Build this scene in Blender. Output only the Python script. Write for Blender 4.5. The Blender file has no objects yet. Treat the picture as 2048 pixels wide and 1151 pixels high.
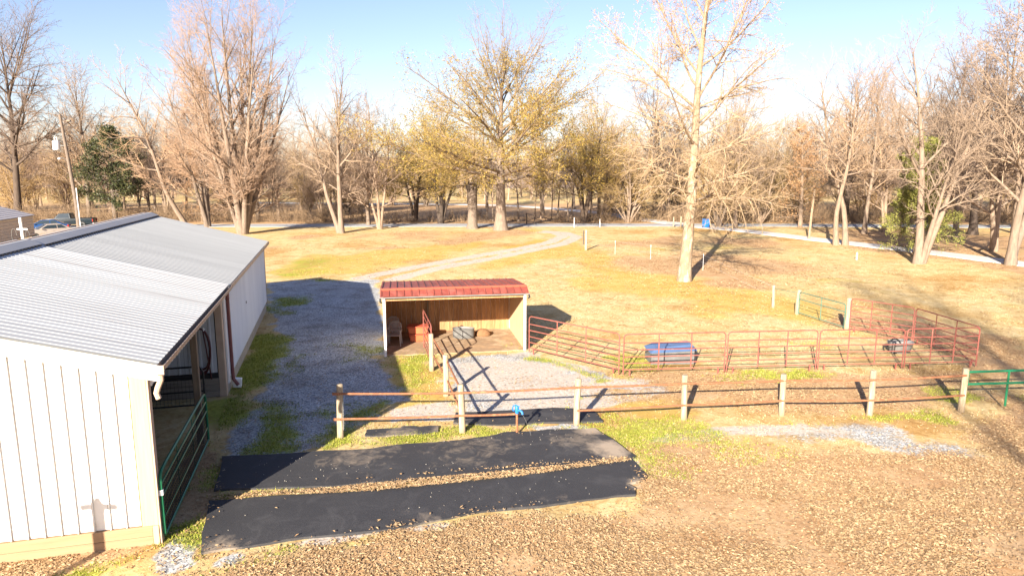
import bpy, bmesh, math, random
import numpy as np
from mathutils import Vector, Matrix

sc = bpy.context.scene
col = sc.collection
R = math.radians

# ---------------------------------------------------------------- camera
cd = bpy.data.cameras.new('camera'); cam = bpy.data.objects.new('camera', cd); col.objects.link(cam)
cd.sensor_width = 36.0; cd.lens = 24.0; cd.clip_start = 0.1; cd.clip_end = 3000
cam.location = (0, 0, 6.8); cam.rotation_euler = (R(90 - 9.705), 0, 0)
sc.camera = cam
# ---------------------------------------------------------------- sky, sun, exposure
SUN_AZ, SUN_EL = 21.0, 21.3            # the light travels towards this azimuth
w = bpy.data.worlds.new('World'); sc.world = w; w.use_nodes = True
wn = w.node_tree.nodes; bg = wn['Background']
sky = wn.new('ShaderNodeTexSky'); sky.sky_type = 'NISHITA'; sky.sun_disc = False
sky.sun_elevation = R(SUN_EL); sky.sun_rotation = R(SUN_AZ + 180)
sky.air_density = 1.0; sky.dust_density = 0.8; sky.ozone_density = 1.0; sky.altitude = 100
tint = wn.new('ShaderNodeMix'); tint.data_type = 'RGBA'; tint.blend_type = 'MULTIPLY'; tint.inputs[0].default_value = 1.0; tint.inputs[7].default_value = (.96, .915, 1.08, 1)
w.node_tree.links.new(sky.outputs[0], tint.inputs[6]); w.node_tree.links.new(tint.outputs[2], bg.inputs[0]); bg.inputs[1].default_value = 0.055
sl = bpy.data.lights.new('sun', 'SUN'); sun = bpy.data.objects.new('sun', sl); col.objects.link(sun)
sl.energy = 5.0; sl.angle = R(0.55); sl.color = (1.0, 0.89, 0.73)
ld = Vector((math.sin(R(SUN_AZ)) * math.cos(R(SUN_EL)), math.cos(R(SUN_AZ)) * math.cos(R(SUN_EL)), -math.sin(R(SUN_EL))))
sun.rotation_euler = ld.to_track_quat('-Z', 'Y').to_euler(); sun.location = (-20, -40, 40)
sc.view_settings.view_transform = 'Standard'; sc.view_settings.look = 'None'
sc.view_settings.exposure = 1.86; sc.view_settings.gamma = 1.0; sc.view_settings.use_curve_mapping = False
sc.cycles.max_bounces = 6; sc.cycles.diffuse_bounces = 3; sc.cycles.glossy_bounces = 2; sc.cycles.transparent_max_bounces = 4

# ---------------------------------------------------------------- helpers
def tag(o, label=None, cat=None, group=None, kind=None):
    if label: o['label'] = label
    if cat: o['category'] = cat
    if group: o['group'] = group
    if kind: o['kind'] = kind
    return o

def thing(name, label, cat, loc=(0, 0, 0), rz=0.0, group=None):
    o = bpy.data.objects.new(name, None); col.objects.link(o)
    o.location = loc; o.rotation_euler = (0, 0, rz); o.empty_display_size = 0.3
    return tag(o, label, cat, group)

def link(name, me, parent=None):
    o = bpy.data.objects.new(name, me); col.objects.link(o)
    if parent is not None: o.parent = parent
    return o

def mesh_np(name, verts, quads=None, tris=None, smooth=False):
    verts = np.asarray(verts, np.float32).reshape(-1, 3)
    q = np.zeros((0, 4), np.int32) if quads is None else np.asarray(quads, np.int32).reshape(-1, 4)
    t = np.zeros((0, 3), np.int32) if tris is None else np.asarray(tris, np.int32).reshape(-1, 3)
    me = bpy.data.meshes.new(name)
    me.vertices.add(len(verts)); me.vertices.foreach_set('co', verts.ravel())
    nl = len(q) * 4 + len(t) * 3
    me.loops.add(nl); me.loops.foreach_set('vertex_index', np.concatenate([q.ravel(), t.ravel()]))
    me.polygons.add(len(q) + len(t))
    starts = np.concatenate([np.arange(len(q)) * 4, len(q) * 4 + np.arange(len(t)) * 3]).astype(np.int32)
    me.polygons.foreach_set('loop_start', starts)
    if smooth: me.polygons.foreach_set('use_smooth', np.ones(len(starts), bool))
    me.update(calc_edges=True)
    return me

class MB:
    """collects boxes, tubes, prisms and lathes; build() links them as one mesh object"""
    def __init__(s): s.v = []; s.f = []
    def add(s, vs, fs):
        b = len(s.v); s.v += [tuple(map(float, p)) for p in vs]; s.f += [tuple(i + b for i in f) for f in fs]; return s
    def box(s, x0, x1, y0, y1, z0, z1, m=None):
        vs = [(x0, y0, z0), (x1, y0, z0), (x1, y1, z0), (x0, y1, z0), (x0, y0, z1), (x1, y0, z1), (x1, y1, z1), (x0, y1, z1)]
        if m is not None: vs = [m @ Vector(p) for p in vs]
        return s.add(vs, [(3, 2, 1, 0), (4, 5, 6, 7), (0, 1, 5, 4), (1, 2, 6, 5), (2, 3, 7, 6), (3, 0, 4, 7)])
    def tube(s, path, r, n=8, caps=True, rs=None):
        path = [Vector(p) for p in path]; K = len(path); vs = []
        ref = Vector((0, 0, 1))
        d0 = (path[-1] - path[0])
        if d0.length < 1e-6: d0 = path[1] - path[0]
        if abs(d0.normalized().z) > 0.9: ref = Vector((1, 0, 0))
        prev = None
        for i, p in enumerate(path):
            t = (path[min(i + 1, K - 1)] - path[max(i - 1, 0)]).normalized()
            a = t.cross(ref) if prev is None else prev - t * prev.dot(t)
            if a.length < 1e-5: a = t.orthogonal()
            a.normalize(); prev = a; b = t.cross(a); rr = rs[i] if rs else r
            for k in range(n):
                an = 2 * math.pi * k / n; vs.append(p + a * (rr * math.cos(an)) + b * (rr * math.sin(an)))
        fs = []
        for i in range(K - 1):
            for k in range(n):
                k2 = (k + 1) % n; fs.append((i * n + k, i * n + k2, (i + 1) * n + k2, (i + 1) * n + k))
        if caps: fs.append(tuple(range(n))[::-1]); fs.append(tuple((K - 1) * n + k for k in range(n)))
        return s.add(vs, fs)
    def lathe(s, prof, n=16, c=(0, 0, 0), sx=1, sy=1, m=None):
        vs = []; K = len(prof)
        for r, z in prof:
            for k in range(n):
                a = 2 * math.pi * k / n; p = Vector((c[0] + r * sx * math.cos(a), c[1] + r * sy * math.sin(a), c[2] + z))
                vs.append(m @ p if m is not None else p)
        fs = []
        for i in range(K - 1):
            for k in range(n):
                k2 = (k + 1) % n; fs.append((i * n + k, i * n + k2, (i + 1) * n + k2, (i + 1) * n + k))
        if prof[0][0] > 1e-4: fs.append(tuple(range(n))[::-1])
        if prof[-1][0] > 1e-4: fs.append(tuple((K - 1) * n + k for k in range(n)))
        return s.add(vs, fs)
    def prism(s, poly, axis, a0, a1, m=None):
        """poly: 2-D outline; axis 'x','y','z' is the extrusion axis"""
        def mk(p, a):
            q = {'x': (a, p[0], p[1]), 'y': (p[0], a, p[1]), 'z': (p[0], p[1], a)}[axis]
            return m @ Vector(q) if m is not None else q
        n = len(poly); vs = [mk(p, a0) for p in poly] + [mk(p, a1) for p in poly]
        fs = [tuple(range(n))[::-1], tuple(range(n, 2 * n))] + [(i, (i + 1) % n, n + (i + 1) % n, n + i) for i in range(n)]
        return s.add(vs, fs)
    def mesh(s, name, mat, smooth=False, bevel=0):
        me = bpy.data.meshes.new(name); me.from_pydata(s.v, [], s.f); me.materials.append(mat)
        bm = bmesh.new(); bm.from_mesh(me)
        bmesh.ops.recalc_face_normals(bm, faces=bm.faces)
        if bevel: bmesh.ops.bevel(bm, geom=list(bm.edges), offset=bevel, segments=1, affect='EDGES', clamp_overlap=True)
        bm.to_mesh(me); bm.free()
        if smooth:
            me.polygons.foreach_set('use_smooth', np.ones(len(me.polygons), bool))
            try: me.set_sharp_from_angle(angle=R(40))
            except Exception: pass
        me.update(); return me
    def build(s, name, mat, parent=None, smooth=False, bevel=0):
        return link(name, s.mesh(name, mat, smooth, bevel), parent)

def copy_tree(o, parent=None):
    c = o.copy(); col.objects.link(c)
    if parent is not None: c.parent = parent
    for ch in list(o.children): copy_tree(ch, c)
    return c

# ---------------------------------------------------------------- noise in numpy
def vnoise(x, y, seed=0):
    xi = np.floor(x).astype(np.int64); yi = np.floor(y).astype(np.int64); fx = x - xi; fy = y - yi
    fx = fx * fx * (3 - 2 * fx); fy = fy * fy * (3 - 2 * fy)
    def h(a, b):
        n = (a * 374761393 + b * 668265263 + seed * 974711) & 0x7fffffff
        n = ((n ^ (n >> 13)) * 1274126177) & 0x7fffffff
        n = (n ^ (n >> 16)) & 0xffff
        return n / 65535.0
    return (h(xi, yi) * (1 - fx) + h(xi + 1, yi) * fx) * (1 - fy) + (h(xi, yi + 1) * (1 - fx) + h(xi + 1, yi + 1) * fx) * fy

def fbm(x, y, seed=0, o=4):
    a = 0.5; s = 0; t = 0
    for i in range(o):
        s = s + a * vnoise(x * 2 ** i, y * 2 ** i, seed + i * 17); t += a; a *= 0.5
    return s / t

# ---------------------------------------------------------------- materials
def ramp(nt, fac, stops):
    n = nt.nodes.new('ShaderNodeValToRGB'); e = n.color_ramp.elements
    while len(e) < len(stops): e.new(0.5)
    for el, (p, c) in zip(e, stops): el.position = p; el.color = (*c, 1)
    nt.links.new(fac, n.inputs[0]); return n.outputs[0]

def noise(nt, scale, detail=4, rough=0.55, vec=None, dist=0.0):
    n = nt.nodes.new('ShaderNodeTexNoise'); n.inputs['Scale'].default_value = scale; n.inputs['Detail'].default_value = detail
    n.inputs['Roughness'].default_value = rough; n.inputs['Distortion'].default_value = dist
    if vec is not None: nt.links.new(vec, n.inputs['Vector'])
    return n.outputs['Fac']

def mixc(nt, f, a, b, mode='MIX'):
    n = nt.nodes.new('ShaderNodeMix'); n.data_type = 'RGBA'; n.blend_type = mode
    for s, v in ((n.inputs[0], f), (n.inputs[6], a), (n.inputs[7], b)):
        if isinstance(v, (int, float)): s.default_value = v
        elif isinstance(v, tuple): s.default_value = (*v, 1)
        else: nt.links.new(v, s)
    return n.outputs[2]

def math_(nt, op, a, b=0.0, c=0.0, clamp=False):
    n = nt.nodes.new('ShaderNodeMath'); n.operation = op; n.use_clamp = clamp
    for s, v in zip(n.inputs, (a, b, c)):
        if isinstance(v, (int, float)): s.default_value = v
        else: nt.links.new(v, s)
    return n.outputs[0]

def coords(nt, scale=(1, 1, 1), kind='Object'):
    t = nt.nodes.new('ShaderNodeTexCoord'); m = nt.nodes.new('ShaderNodeMapping'); m.inputs['Scale'].default_value = scale
    nt.links.new(t.outputs[kind], m.inputs[0])
    o = nt.nodes.new('ShaderNodeObjectInfo'); k = math_(nt, 'MULTIPLY', o.outputs['Random'], 61.0)   # alike pieces do not share one pattern
    a = nt.nodes.new('ShaderNodeVectorMath'); a.operation = 'ADD'; nt.links.new(m.outputs[0], a.inputs[0]); nt.links.new(k, a.inputs[1]); return a.outputs[0]

def mat(name, c1, c2=None, scale=6.0, rough=0.8, metal=0.0, bump=0.0, stretch=(1, 1, 1), island=0.0, detail=5, c3=None, spec=0.3, lo=0.3, hi=0.7, bump_scale=None, var=None, dirt=None, streak=None):
    m = bpy.data.materials.new(name); m.use_nodes = True; nt = m.node_tree; b = nt.nodes['Principled BSDF']
    b.inputs['Roughness'].default_value = rough; b.inputs['Metallic'].default_value = metal; b.inputs['Specular IOR Level'].default_value = spec
    vec = coords(nt, stretch)
    if c2 is None: c2 = tuple(x * 0.8 for x in c1)
    f = noise(nt, scale, detail, 0.6, vec)
    stops = [(lo, c1), (hi, c2)] if c3 is None else [(lo, c1), (0.5 * (lo + hi), c2), (hi, c3)]
    c = ramp(nt, f, stops)
    if island > 0:
        g = nt.nodes.new('ShaderNodeNewGeometry')
        k = math_(nt, 'MULTIPLY_ADD', g.outputs['Random Per Island'], 2 * island, 1 - island)
        cc = nt.nodes.new('ShaderNodeCombineColor')
        for i in range(3): nt.links.new(k, cc.inputs[i])
        c = mixc(nt, 1.0, c, cc.outputs[0], 'MULTIPLY')
    if var:                              # each object its own tone
        o = nt.nodes.new('ShaderNodeObjectInfo'); c = mixc(nt, 1.0, c, ramp(nt, o.outputs['Random'], var), 'MULTIPLY')
    if dirt:                             # mud splashed on the foot of a wall: (height, colour)
        g = nt.nodes.new('ShaderNodeNewGeometry'); sx = nt.nodes.new('ShaderNodeSeparateXYZ'); nt.links.new(g.outputs['Position'], sx.inputs[0])
        q = math_(nt, 'SUBTRACT', math_(nt, 'MULTIPLY', noise(nt, 4.0, 6, .7, g.outputs['Position']), 2.2), math_(nt, 'DIVIDE', sx.outputs[2], dirt[0]))
        c = mixc(nt, math_(nt, 'MULTIPLY', q, .55, 0, True), c, dirt[1])
    if streak:                           # stains running down the slope
        g = nt.nodes.new('ShaderNodeTexCoord'); mp = nt.nodes.new('ShaderNodeMapping'); mp.inputs['Scale'].default_value = (.22, 9, .22); nt.links.new(vec, mp.inputs[0])
        c = mixc(nt, ramp(nt, noise(nt, 1.0, 3, .6, mp.outputs[0]), [(.60, (0, 0, 0)), (.72, (.75, .75, .75))]), c, streak)
    nt.links.new(c, b.inputs['Base Color'])
    if bump > 0:
        bn = nt.nodes.new('ShaderNodeBump'); bn.inputs['Strength'].default_value = min(1, bump); bn.inputs['Distance'].default_value = 0.02
        f2 = f if bump_scale is None else noise(nt, bump_scale, 4, 0.6, vec)
        nt.links.new(f2, bn.inputs['Height']); nt.links.new(bn.outputs[0], b.inputs['Normal'])
    return m

def leafmat(name, stops, rough=0.7, trans=0.0):
    m = bpy.data.materials.new(name); m.use_nodes = True; nt = m.node_tree; b = nt.nodes['Principled BSDF']
    g = nt.nodes.new('ShaderNodeNewGeometry')
    nt.links.new(ramp(nt, g.outputs['Random Per Island'], stops), b.inputs['Base Color'])
    b.inputs['Roughness'].default_value = rough; b.inputs['Specular IOR Level'].default_value = 0.25
    return m

M = {}
M['white_panel'] = mat('white_panel', (.80, .80, .79), (.72, .71, .68), 1.2, .5, stretch=(1, 1, .25), dirt=(.55, (.42, .33, .25)), var=[(0, (.95, .95, .95)), (1, (1, 1, 1))])
M['panel_gap'] = mat('panel_gap', (.05, .048, .045), (.04, .038, .036), 5)
M['white_trim'] = mat('white_trim', (.82, .82, .81), (.75, .74, .72), 2, .45)
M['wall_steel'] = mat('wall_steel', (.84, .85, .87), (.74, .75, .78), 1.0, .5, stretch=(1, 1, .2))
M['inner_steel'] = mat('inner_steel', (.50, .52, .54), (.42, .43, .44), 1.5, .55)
M['roof_light'] = mat('roof_light', (.50, .51, .515), (.45, .455, .46), .7, .6, .0, stretch=(.35, 2.6, .35), c3=(.24, .235, .23), lo=.40, hi=.85, spec=.1, var=[(0, (.93, .93, .92)), (1, (1.03, 1.03, 1.03))], streak=(.22, .20, .18))
M['roof_grey'] = mat('roof_grey', (.36, .37, .375), (.32, .33, .335), .8, .6, .0, stretch=(.4, 2, .4), spec=.1, var=[(0, (.94, .94, .94)), (1, (1.04, 1.04, 1.04))])
M['roof_cap'] = mat('roof_cap', (.38, .38, .39), (.33, .33, .34), 1.2, .5, spec=.1)
M['brown_trim'] = mat('brown_trim', (.34, .22, .16), (.28, .18, .13), 3, .5)
M['tan_trim'] = mat('tan_trim', (.50, .38, .29), (.42, .31, .23), 3, .55)
M['dark_red_trim'] = mat('dark_red_trim', (.19, .065, .06), (.15, .05, .045), 4, .45)
M['concrete'] = mat('concrete', (.42, .38, .32), (.32, .29, .24), 3, .9, bump=.3)
M['new_board'] = mat('new_board', (.36, .235, .135), (.28, .18, .105), 3, .75, stretch=(.4, 6, 6), bump=.15)
M['corner_board'] = mat('corner_board', (.60, .42, .24), (.52, .35, .19), 3, .75, stretch=(8, 8, .4), bump=.15)
M['old_wood'] = mat('old_wood', (.22, .17, .12), (.14, .11, .08), 4, .9, stretch=(6, 6, .5), bump=.4)
M['grey_board'] = mat('grey_board', (.27, .23, .19), (.19, .16, .13), 3, .9, stretch=(.4, 5, 5), bump=.3)
M['black_plastic'] = mat('black_plastic', (.02, .02, .022), (.03, .03, .03), 5, .5)
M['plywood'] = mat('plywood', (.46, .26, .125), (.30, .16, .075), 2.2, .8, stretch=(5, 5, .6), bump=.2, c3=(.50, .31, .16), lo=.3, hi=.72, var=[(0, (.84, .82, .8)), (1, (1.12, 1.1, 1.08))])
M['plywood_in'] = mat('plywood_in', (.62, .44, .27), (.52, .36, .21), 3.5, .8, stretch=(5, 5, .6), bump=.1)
M['shed_white'] = mat('shed_white', (.78, .74, .70), (.68, .63, .58), 2, .6)
M['red_roof'] = mat('red_roof', (.29, .075, .055), (.22, .056, .042), 1.3, .5, spec=.3, c3=(.35, .11, .085), var=[(0, (.86, .88, .9)), (1, (1.08, 1.06, 1.04))])
M['red_cap'] = mat('red_cap', (.46, .10, .06), (.40, .085, .05), 2, .45)
M['dirt_floor'] = mat('dirt_floor', (.40, .265, .155), (.27, .185, .115), 1.6, .95, bump=.5, c3=(.50, .37, .25))
M['post_wood'] = mat('post_wood', (.46, .39, .29), (.25, .20, .14), 3, .9, stretch=(7, 7, .5), bump=.6, c3=(.52, .44, .33), lo=.3, hi=.66, var=[(0, (.90, .89, .88)), (1, (1.1, 1.07, 1.02))], dirt=(.2, (.24, .17, .10)))
M['post_end'] = mat('post_end', (.56, .46, .32), (.45, .35, .23), 9, .9)
M['rust_pipe'] = mat('rust_pipe', (.32, .135, .06), (.20, .085, .045), 7, .8, bump=.2, c3=(.40, .20, .10), lo=.25, hi=.75)
M['red_tube'] = mat('red_tube', (.30, .095, .075), (.22, .07, .055), 4, .6, c3=(.36, .17, .125), lo=.3, hi=.8)
M['green_tube'] = mat('green_tube', (.012, .16, .075), (.01, .12, .055), 3, .35, spec=.5)
M['green_old'] = mat('green_old', (.10, .19, .14), (.07, .14, .10), 3, .5)
M['black_tube'] = mat('black_tube', (.018, .02, .02), (.03, .03, .03), 5, .5)
M['galv'] = mat('galv', (.17, .17, .168), (.11, .11, .108), 4, .6, .15)
M['blue_plastic'] = mat('blue_plastic', (.085, .145, .28), (.07, .12, .23), 3, .45)
M['grey_plastic'] = mat('grey_plastic', (.22, .215, .21), (.16, .155, .15), 3, .6)
M['chair_plastic'] = mat('chair_plastic', (.40, .37, .35), (.34, .31, .29), 4, .5)
M['red_plastic'] = mat('red_plastic', (.48, .13, .05), (.40, .09, .04), 3, .5)
M['sack'] = mat('sack', (.22, .12, .06), (.15, .08, .04), 9, .9, bump=.4)
M['hydrant_blue'] = mat('hydrant_blue', (.02, .17, .52), (.018, .14, .43), 5, .4)
M['chain'] = mat('chain', (.45, .45, .44), (.35, .35, .34), 9, .5, .5)
M['hose'] = mat('hose', (.10, .03, .028), (.07, .02, .02), 8, .6)
M['label_white'] = mat('label_white', (.8, .8, .8), (.75, .75, .75), 3, .5)
M['road'] = mat('road', (.34, .35, .37), (.28, .29, .31), 1.2, .9, c3=(.39, .39, .40))
M['lane'] = mat('lane', (.55, .53, .52), (.47, .45, .44), .8, .95, c3=(.60, .57, .54))
M['bark_tan'] = mat('bark_tan', (.30, .23, .175), (.17, .13, .10), 2.2, .95, bump=.8, stretch=(4, 4, .8), bump_scale=5, var=[(0, (.72, .74, .78)), (1, (1.12, 1.06, 1.0))])
M['bark_grey'] = mat('bark_grey', (.27, .21, .16), (.15, .115, .09), 2.2, .95, bump=.8, stretch=(4, 4, .8), bump_scale=5, var=[(0, (.72, .74, .78)), (1, (1.12, 1.06, 1.0))])
M['bark_pale'] = mat('bark_pale', (.33, .245, .165), (.21, .15, .10), 1.8, .85, bump=.5, stretch=(2.5, 2.5, .8), c3=(.46, .375, .28), lo=.33, hi=.68)
M['bark_dark'] = mat('bark_dark', (.12, .09, .07), (.07, .053, .042), 2.2, .95, bump=.8, stretch=(4, 4, .8), var=[(0, (.72, .74, .78)), (1, (1.12, 1.06, 1.0))])
M['twig_tan'] = mat('twig_tan', (.37, .275, .195), (.28, .205, .145), .5, .9, var=[(0, (.70, .72, .78)), (.5, (.95, .95, .95)), (1, (1.18, 1.08, .95))])
M['twig_pink'] = mat('twig_pink', (.35, .255, .19), (.27, .195, .15), .5, .9, var=[(0, (.70, .72, .78)), (.5, (.95, .95, .95)), (1, (1.18, 1.08, .95))])
M['twig_brush'] = mat('twig_brush', (.27, .185, .11), (.17, .12, .08), .35, .9)
M['twig_gold'] = mat('twig_gold', (.43, .295, .14), (.33, .225, .10), .5, .9, var=[(0, (.70, .72, .78)), (.5, (.95, .95, .95)), (1, (1.18, 1.08, .95))])
M['twig_olive'] = mat('twig_olive', (.34, .25, .11), (.25, .185, .08), .5, .9, var=[(0, (.70, .72, .78)), (.5, (.95, .95, .95)), (1, (1.18, 1.08, .95))])
M['twig_dark'] = mat('twig_dark', (.20, .15, .12), (.14, .105, .085), .5, .9, var=[(0, (.70, .72, .78)), (.5, (.95, .95, .95)), (1, (1.18, 1.08, .95))])
M['twig_pale'] = mat('twig_pale', (.44, .32, .20), (.33, .235, .15), .5, .9)
M['leaf_oak'] = leafmat('leaf_oak', [(0, (.34, .22, .05)), (.5, (.26, .185, .04)), (1, (.165, .14, .035))])
M['leaf_russet'] = leafmat('leaf_russet', [(0, (.38, .17, .07)), (.5, (.50, .27, .12)), (1, (.28, .13, .06))])
M['leaf_orange'] = leafmat('leaf_orange', [(0, (.36, .21, .10)), (1, (.26, .15, .08))])
M['leaf_ever'] = leafmat('leaf_ever', [(0, (.025, .032, .015)), (.6, (.045, .058, .022)), (.85, (.10, .09, .04)), (1, (.16, .16, .06))], .4)
M['leaf_cedar'] = leafmat('leaf_cedar', [(0, (.07, .08, .02)), (.5, (.18, .19, .042)), (1, (.33, .31, .085))])
M['leaf_litter'] = leafmat('leaf_litter', [(0, (.22, .13, .06)), (.25, (.37, .235, .12)), (.7, (.45, .31, .17)), (1, (.53, .39, .23))])
M['grass_blade'] = leafmat('grass_blade', [(0, (.12, .155, .015)), (.5, (.235, .26, .03)), (1, (.40, .37, .09))])
M['straw_blade'] = leafmat('straw_blade', [(0, (.36, .25, .12)), (.5, (.48, .37, .21)), (1, (.56, .46, .29))])
M['pebble'] = leafmat('pebble', [(0, (.19, .19, .195)), (.5, (.32, .32, .32)), (1, (.47, .46, .445))], .9)
M['chip'] = leafmat('chip', [(0, (.45, .40, .33)), (1, (.68, .63, .55))], .9)

# ---------------------------------------------------------------- ground regions (metres, soft edge first)
GRAVEL = [
    (0.5, [(-6.91, 15.23), (-7.3, 16.6), (-7.59, 19.7), (-8.94, 25.53), (-11.09, 30.9), (-14.97, 41.5), (-13.42, 42.67), (-8.51, 42.67), (-5.88, 30.9), (-4.6, 24.12), (-3.37, 19.7), (-4.4, 17.65), (-5.17, 15.72), (-5.44, 15.09)]),
    (0.4, [(-2.48, 24.46), (0.49, 25.09), (1.91, 23.79), (3.42, 21.86), (4.88, 20.91), (3.4, 20.65), (1.9, 19.7), (1.5, 18.42), (-0.9, 18.42), (-1.42, 19.7), (-1.91, 20.17), (-2.06, 22.85)]),
    (0.8, [(7.06, 17.07), (8.37, 17.65), (9.31, 17.36), (10.1, 16.87), (10.83, 15.96), (9.81, 15.48), (8.91, 15.6), (8.46, 16.44), (7.76, 16.87)]),
    (0.3, [(-3.56, 19.04), (-2.13, 19.34), (-1.45, 18.1), (-3.12, 18.1)]),
    (0.3, [(-6.5, 11.28), (-6.34, 12.05), (-5.9, 12.15), (-5.55, 11.25), (-4.89, 11.28), (-5.14, 10.81), (-6.04, 10.89)]),
    (0.25, [(0.49, 17.61), (1.72, 17.8), (2.09, 17.36), (0.88, 17.21)]),
]
MOSS = [
    (0.5, [(-9.63, 19.7), (-8.76, 20.17), (-10.39, 26.3), (-10.56, 29.37), (-8.75, 25.53), (-7.91, 21.7), (-7.89, 19.7), (-7.25, 17.65), (-7.49, 16.6), (-7.71, 15.96)]),
    (0.6, [(-13.6, 37.37), (-11.7, 37.06), (-10.27, 33.21), (-10.05, 30.9), (-11.47, 31.45)]),
    (1.2, [(-17.55, 45.22), (-16.91, 54.07), (-12.63, 56.4), (-11.19, 45.22), (-12.38, 43.49), (-15.62, 43.08)]),
    (0.5, [(-7.52, 19.7), (-6.28, 18.42), (-5.5, 15.81), (-6.3, 15.81), (-6.71, 17.65)]),
    (0.3, [(-4.87, 15.96), (-4.83, 17.46), (-2.94, 17.0), (-1.32, 17.36), (0.49, 17.83), (0.34, 16.87), (-1.97, 16.53), (-4.46, 15.81)]),
    (0.5, [(-4.18, 24.12), (-3.35, 25.53), (-2.09, 19.7), (-2.89, 19.48), (-3.76, 20.17)]),
    (0.5, [(-5.43, 18.42), (-4.07, 20.17), (-3.37, 19.7), (-3.45, 18.42), (-4.54, 17.11)]),
    (0.4, [(1.98, 17.65), (4.28, 18.22), (4.26, 17.21), (3.35, 16.27), (3.73, 14.68), (3.09, 14.95), (2.77, 16.6)]),
    (0.15, [(-6.3, 13.54), (-5.06, 13.93), (-3.68, 14.1), (-4.55, 13.7), (-6.1, 13.29)]),
    (0.3, [(-6.95, 11.28), (-6.67, 11.79), (-6.34, 11.68), (-6.5, 11.28), (-7.03, 10.65), (-7.54, 10.52)]),
    (0.3, [(-6.03, 11.61), (-6.65, 13.36), (-7.09, 15.09), (-6.74, 14.82), (-6.02, 12.53), (-5.71, 11.61)]),
    (0.3, [(0.7, 24.46), (1.92, 23.98), (3.52, 21.43), (2.87, 21.43)]),
    (0.35, [(7.01, 17.65), (8.64, 17.95), (10.36, 18.34), (12.73, 18.74), (12.09, 18.18), (9.18, 17.65)]),
    (0.3, [(-5.33, 10.66), (-4.96, 11.25), (-4.22, 11.44), (-4.26, 11.04), (-4.67, 10.52)]),
    (0.4, [(4.96, 22.85), (7.24, 22.37), (10.54, 22.55), (10.36, 22.14), (6.21, 21.7)]),
    (0.3, [(-8.29, 24.12), (-7.84, 24.46), (-7.09, 22.55), (-7.51, 22.26)]),
    (0.4, [(-6.82, 27.11), (-5.23, 26.3), (-4.64, 24.12), (-5.91, 24.12)]),
]
LEAF = [
    (0.4, [(-10.78, 11.04), (-9.17, 11.25), (-6.67, 11.79), (-6.86, 11.28), (-7.37, 10.52), (-9.2, 9.25)]),
    (0.8, [(-4.79, 11.04), (-3.54, 11.61), (-0.24, 12.43), (2.57, 13.32), (3.47, 14.55), (3.78, 15.96), (5.08, 16.6), (7.39, 16.6), (8.36, 15.96), (9.54, 15.23), (11.1, 15.81), (11.62, 17.65), (14.55, 19.7), (22.71, 21.7), (9.39, 7.09), (-4.52, 6.43), (-5.68, 10.52)]),
    (0.25, [(-8.12, 16.44), (-7.16, 15.81), (-6.28, 13.36), (-6.0, 12.15), (-6.26, 11.7), (-6.44, 11.7)]),
    (3, [(-23.75, 59.32), (-21.36, 75.9), (-1.43, 81.21), (3.67, 75.9), (-3.2, 68.08), (-10.3, 62.54), (-19.52, 57.1)]),
    (3, [(6.6, 57.46), (18.14, 75.9), (27.59, 70.15), (25.36, 54.07), (16.35, 38.16), (12.59, 40.75), (9.15, 44.78)]),
    (3, [(35.41, 78.47), (58.87, 78.47), (47.94, 47.1), (34.05, 42.67), (34.72, 50.21), (30.48, 61.29)]),
    (1, [(0.91, 21.43), (4.69, 22.37), (10.36, 22.14), (15.51, 22.55), (12.64, 18.83), (7.17, 19.7), (4.61, 19.7), (2.71, 20.17)]),
    (1.5, [(14.26, 30.9), (19.26, 33.21), (20.3, 26.3), (22.12, 22.85), (15.94, 21.7), (16.88, 25.53)]),
    (0.15, [(-3.68, 14.1), (-1.41, 14.61), (2.6, 15.51), (2.45, 15.31), (-1.39, 14.35), (-4.13, 13.72)]),
]
PALE = [
    (0.9, [(-2.16, 23.98), (0.48, 24.66), (3.25, 21.81), (4.4, 20.91), (1.91, 19.79), (-0.91, 18.62), (-1.45, 20.17)]),
    (0.3, [(3.14, 16.53), (4.14, 17.0), (5.73, 17.46), (7.88, 17.8), (9.07, 17.43), (9.06, 16.87), (7.58, 17.07), (5.55, 16.87), (3.89, 16.47)]),
    (0.25, [(0.49, 17.57), (1.72, 17.72), (2.09, 17.43), (0.88, 17.21)]),
    (0.3, [(-1.32, 18.34), (1.9, 19.7), (4.91, 21.06), (4.95, 20.55), (2.58, 19.17), (1.5, 18.5)]),
    (0.2, [(2.52, 15.81), (3.02, 15.51), (3.08, 14.3), (2.67, 13.58), (2.59, 13.93), (2.88, 14.43), (2.77, 15.43)]),
    (0.15, [(-5.36, 11.34), (-3.97, 11.82), (-1.22, 12.43), (-1.2, 12.3), (-3.91, 11.61), (-5.22, 11.22)]),
    (0.3, [(-3.56, 19.04), (-2.14, 19.43), (-1.45, 18.1), (-3.13, 18.18)]),
]
GOLD = [
    (2.5, [(6.41, 55.72), (9.62, 47.1), (12.32, 39.85), (15.65, 30.9), (13.33, 30.9), (7.38, 35.88), (3.99, 42.67)]),
    (1.5, [(-15.49, 42.27), (-17.41, 55.72), (-12.87, 57.46), (-8.11, 63.4), (-1.22, 69.1), (-5.09, 55.72), (-10.33, 45.91)]),
    (0.6, [(-4.14, 24.46), (-2.32, 22.85), (-1.68, 18.42), (-2.63, 17.65), (-3.68, 19.7)]),
    (2, [(2.8, 68.08), (6.9, 69.1), (7.23, 55.72), (1.36, 51.05), (-4.21, 45.91)]),
    (0.6, [(0.67, 24.46), (3.64, 21.16), (5.03, 20.91), (4.65, 18.03), (2.99, 18.03), (2.35, 19.7)]),
]
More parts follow.
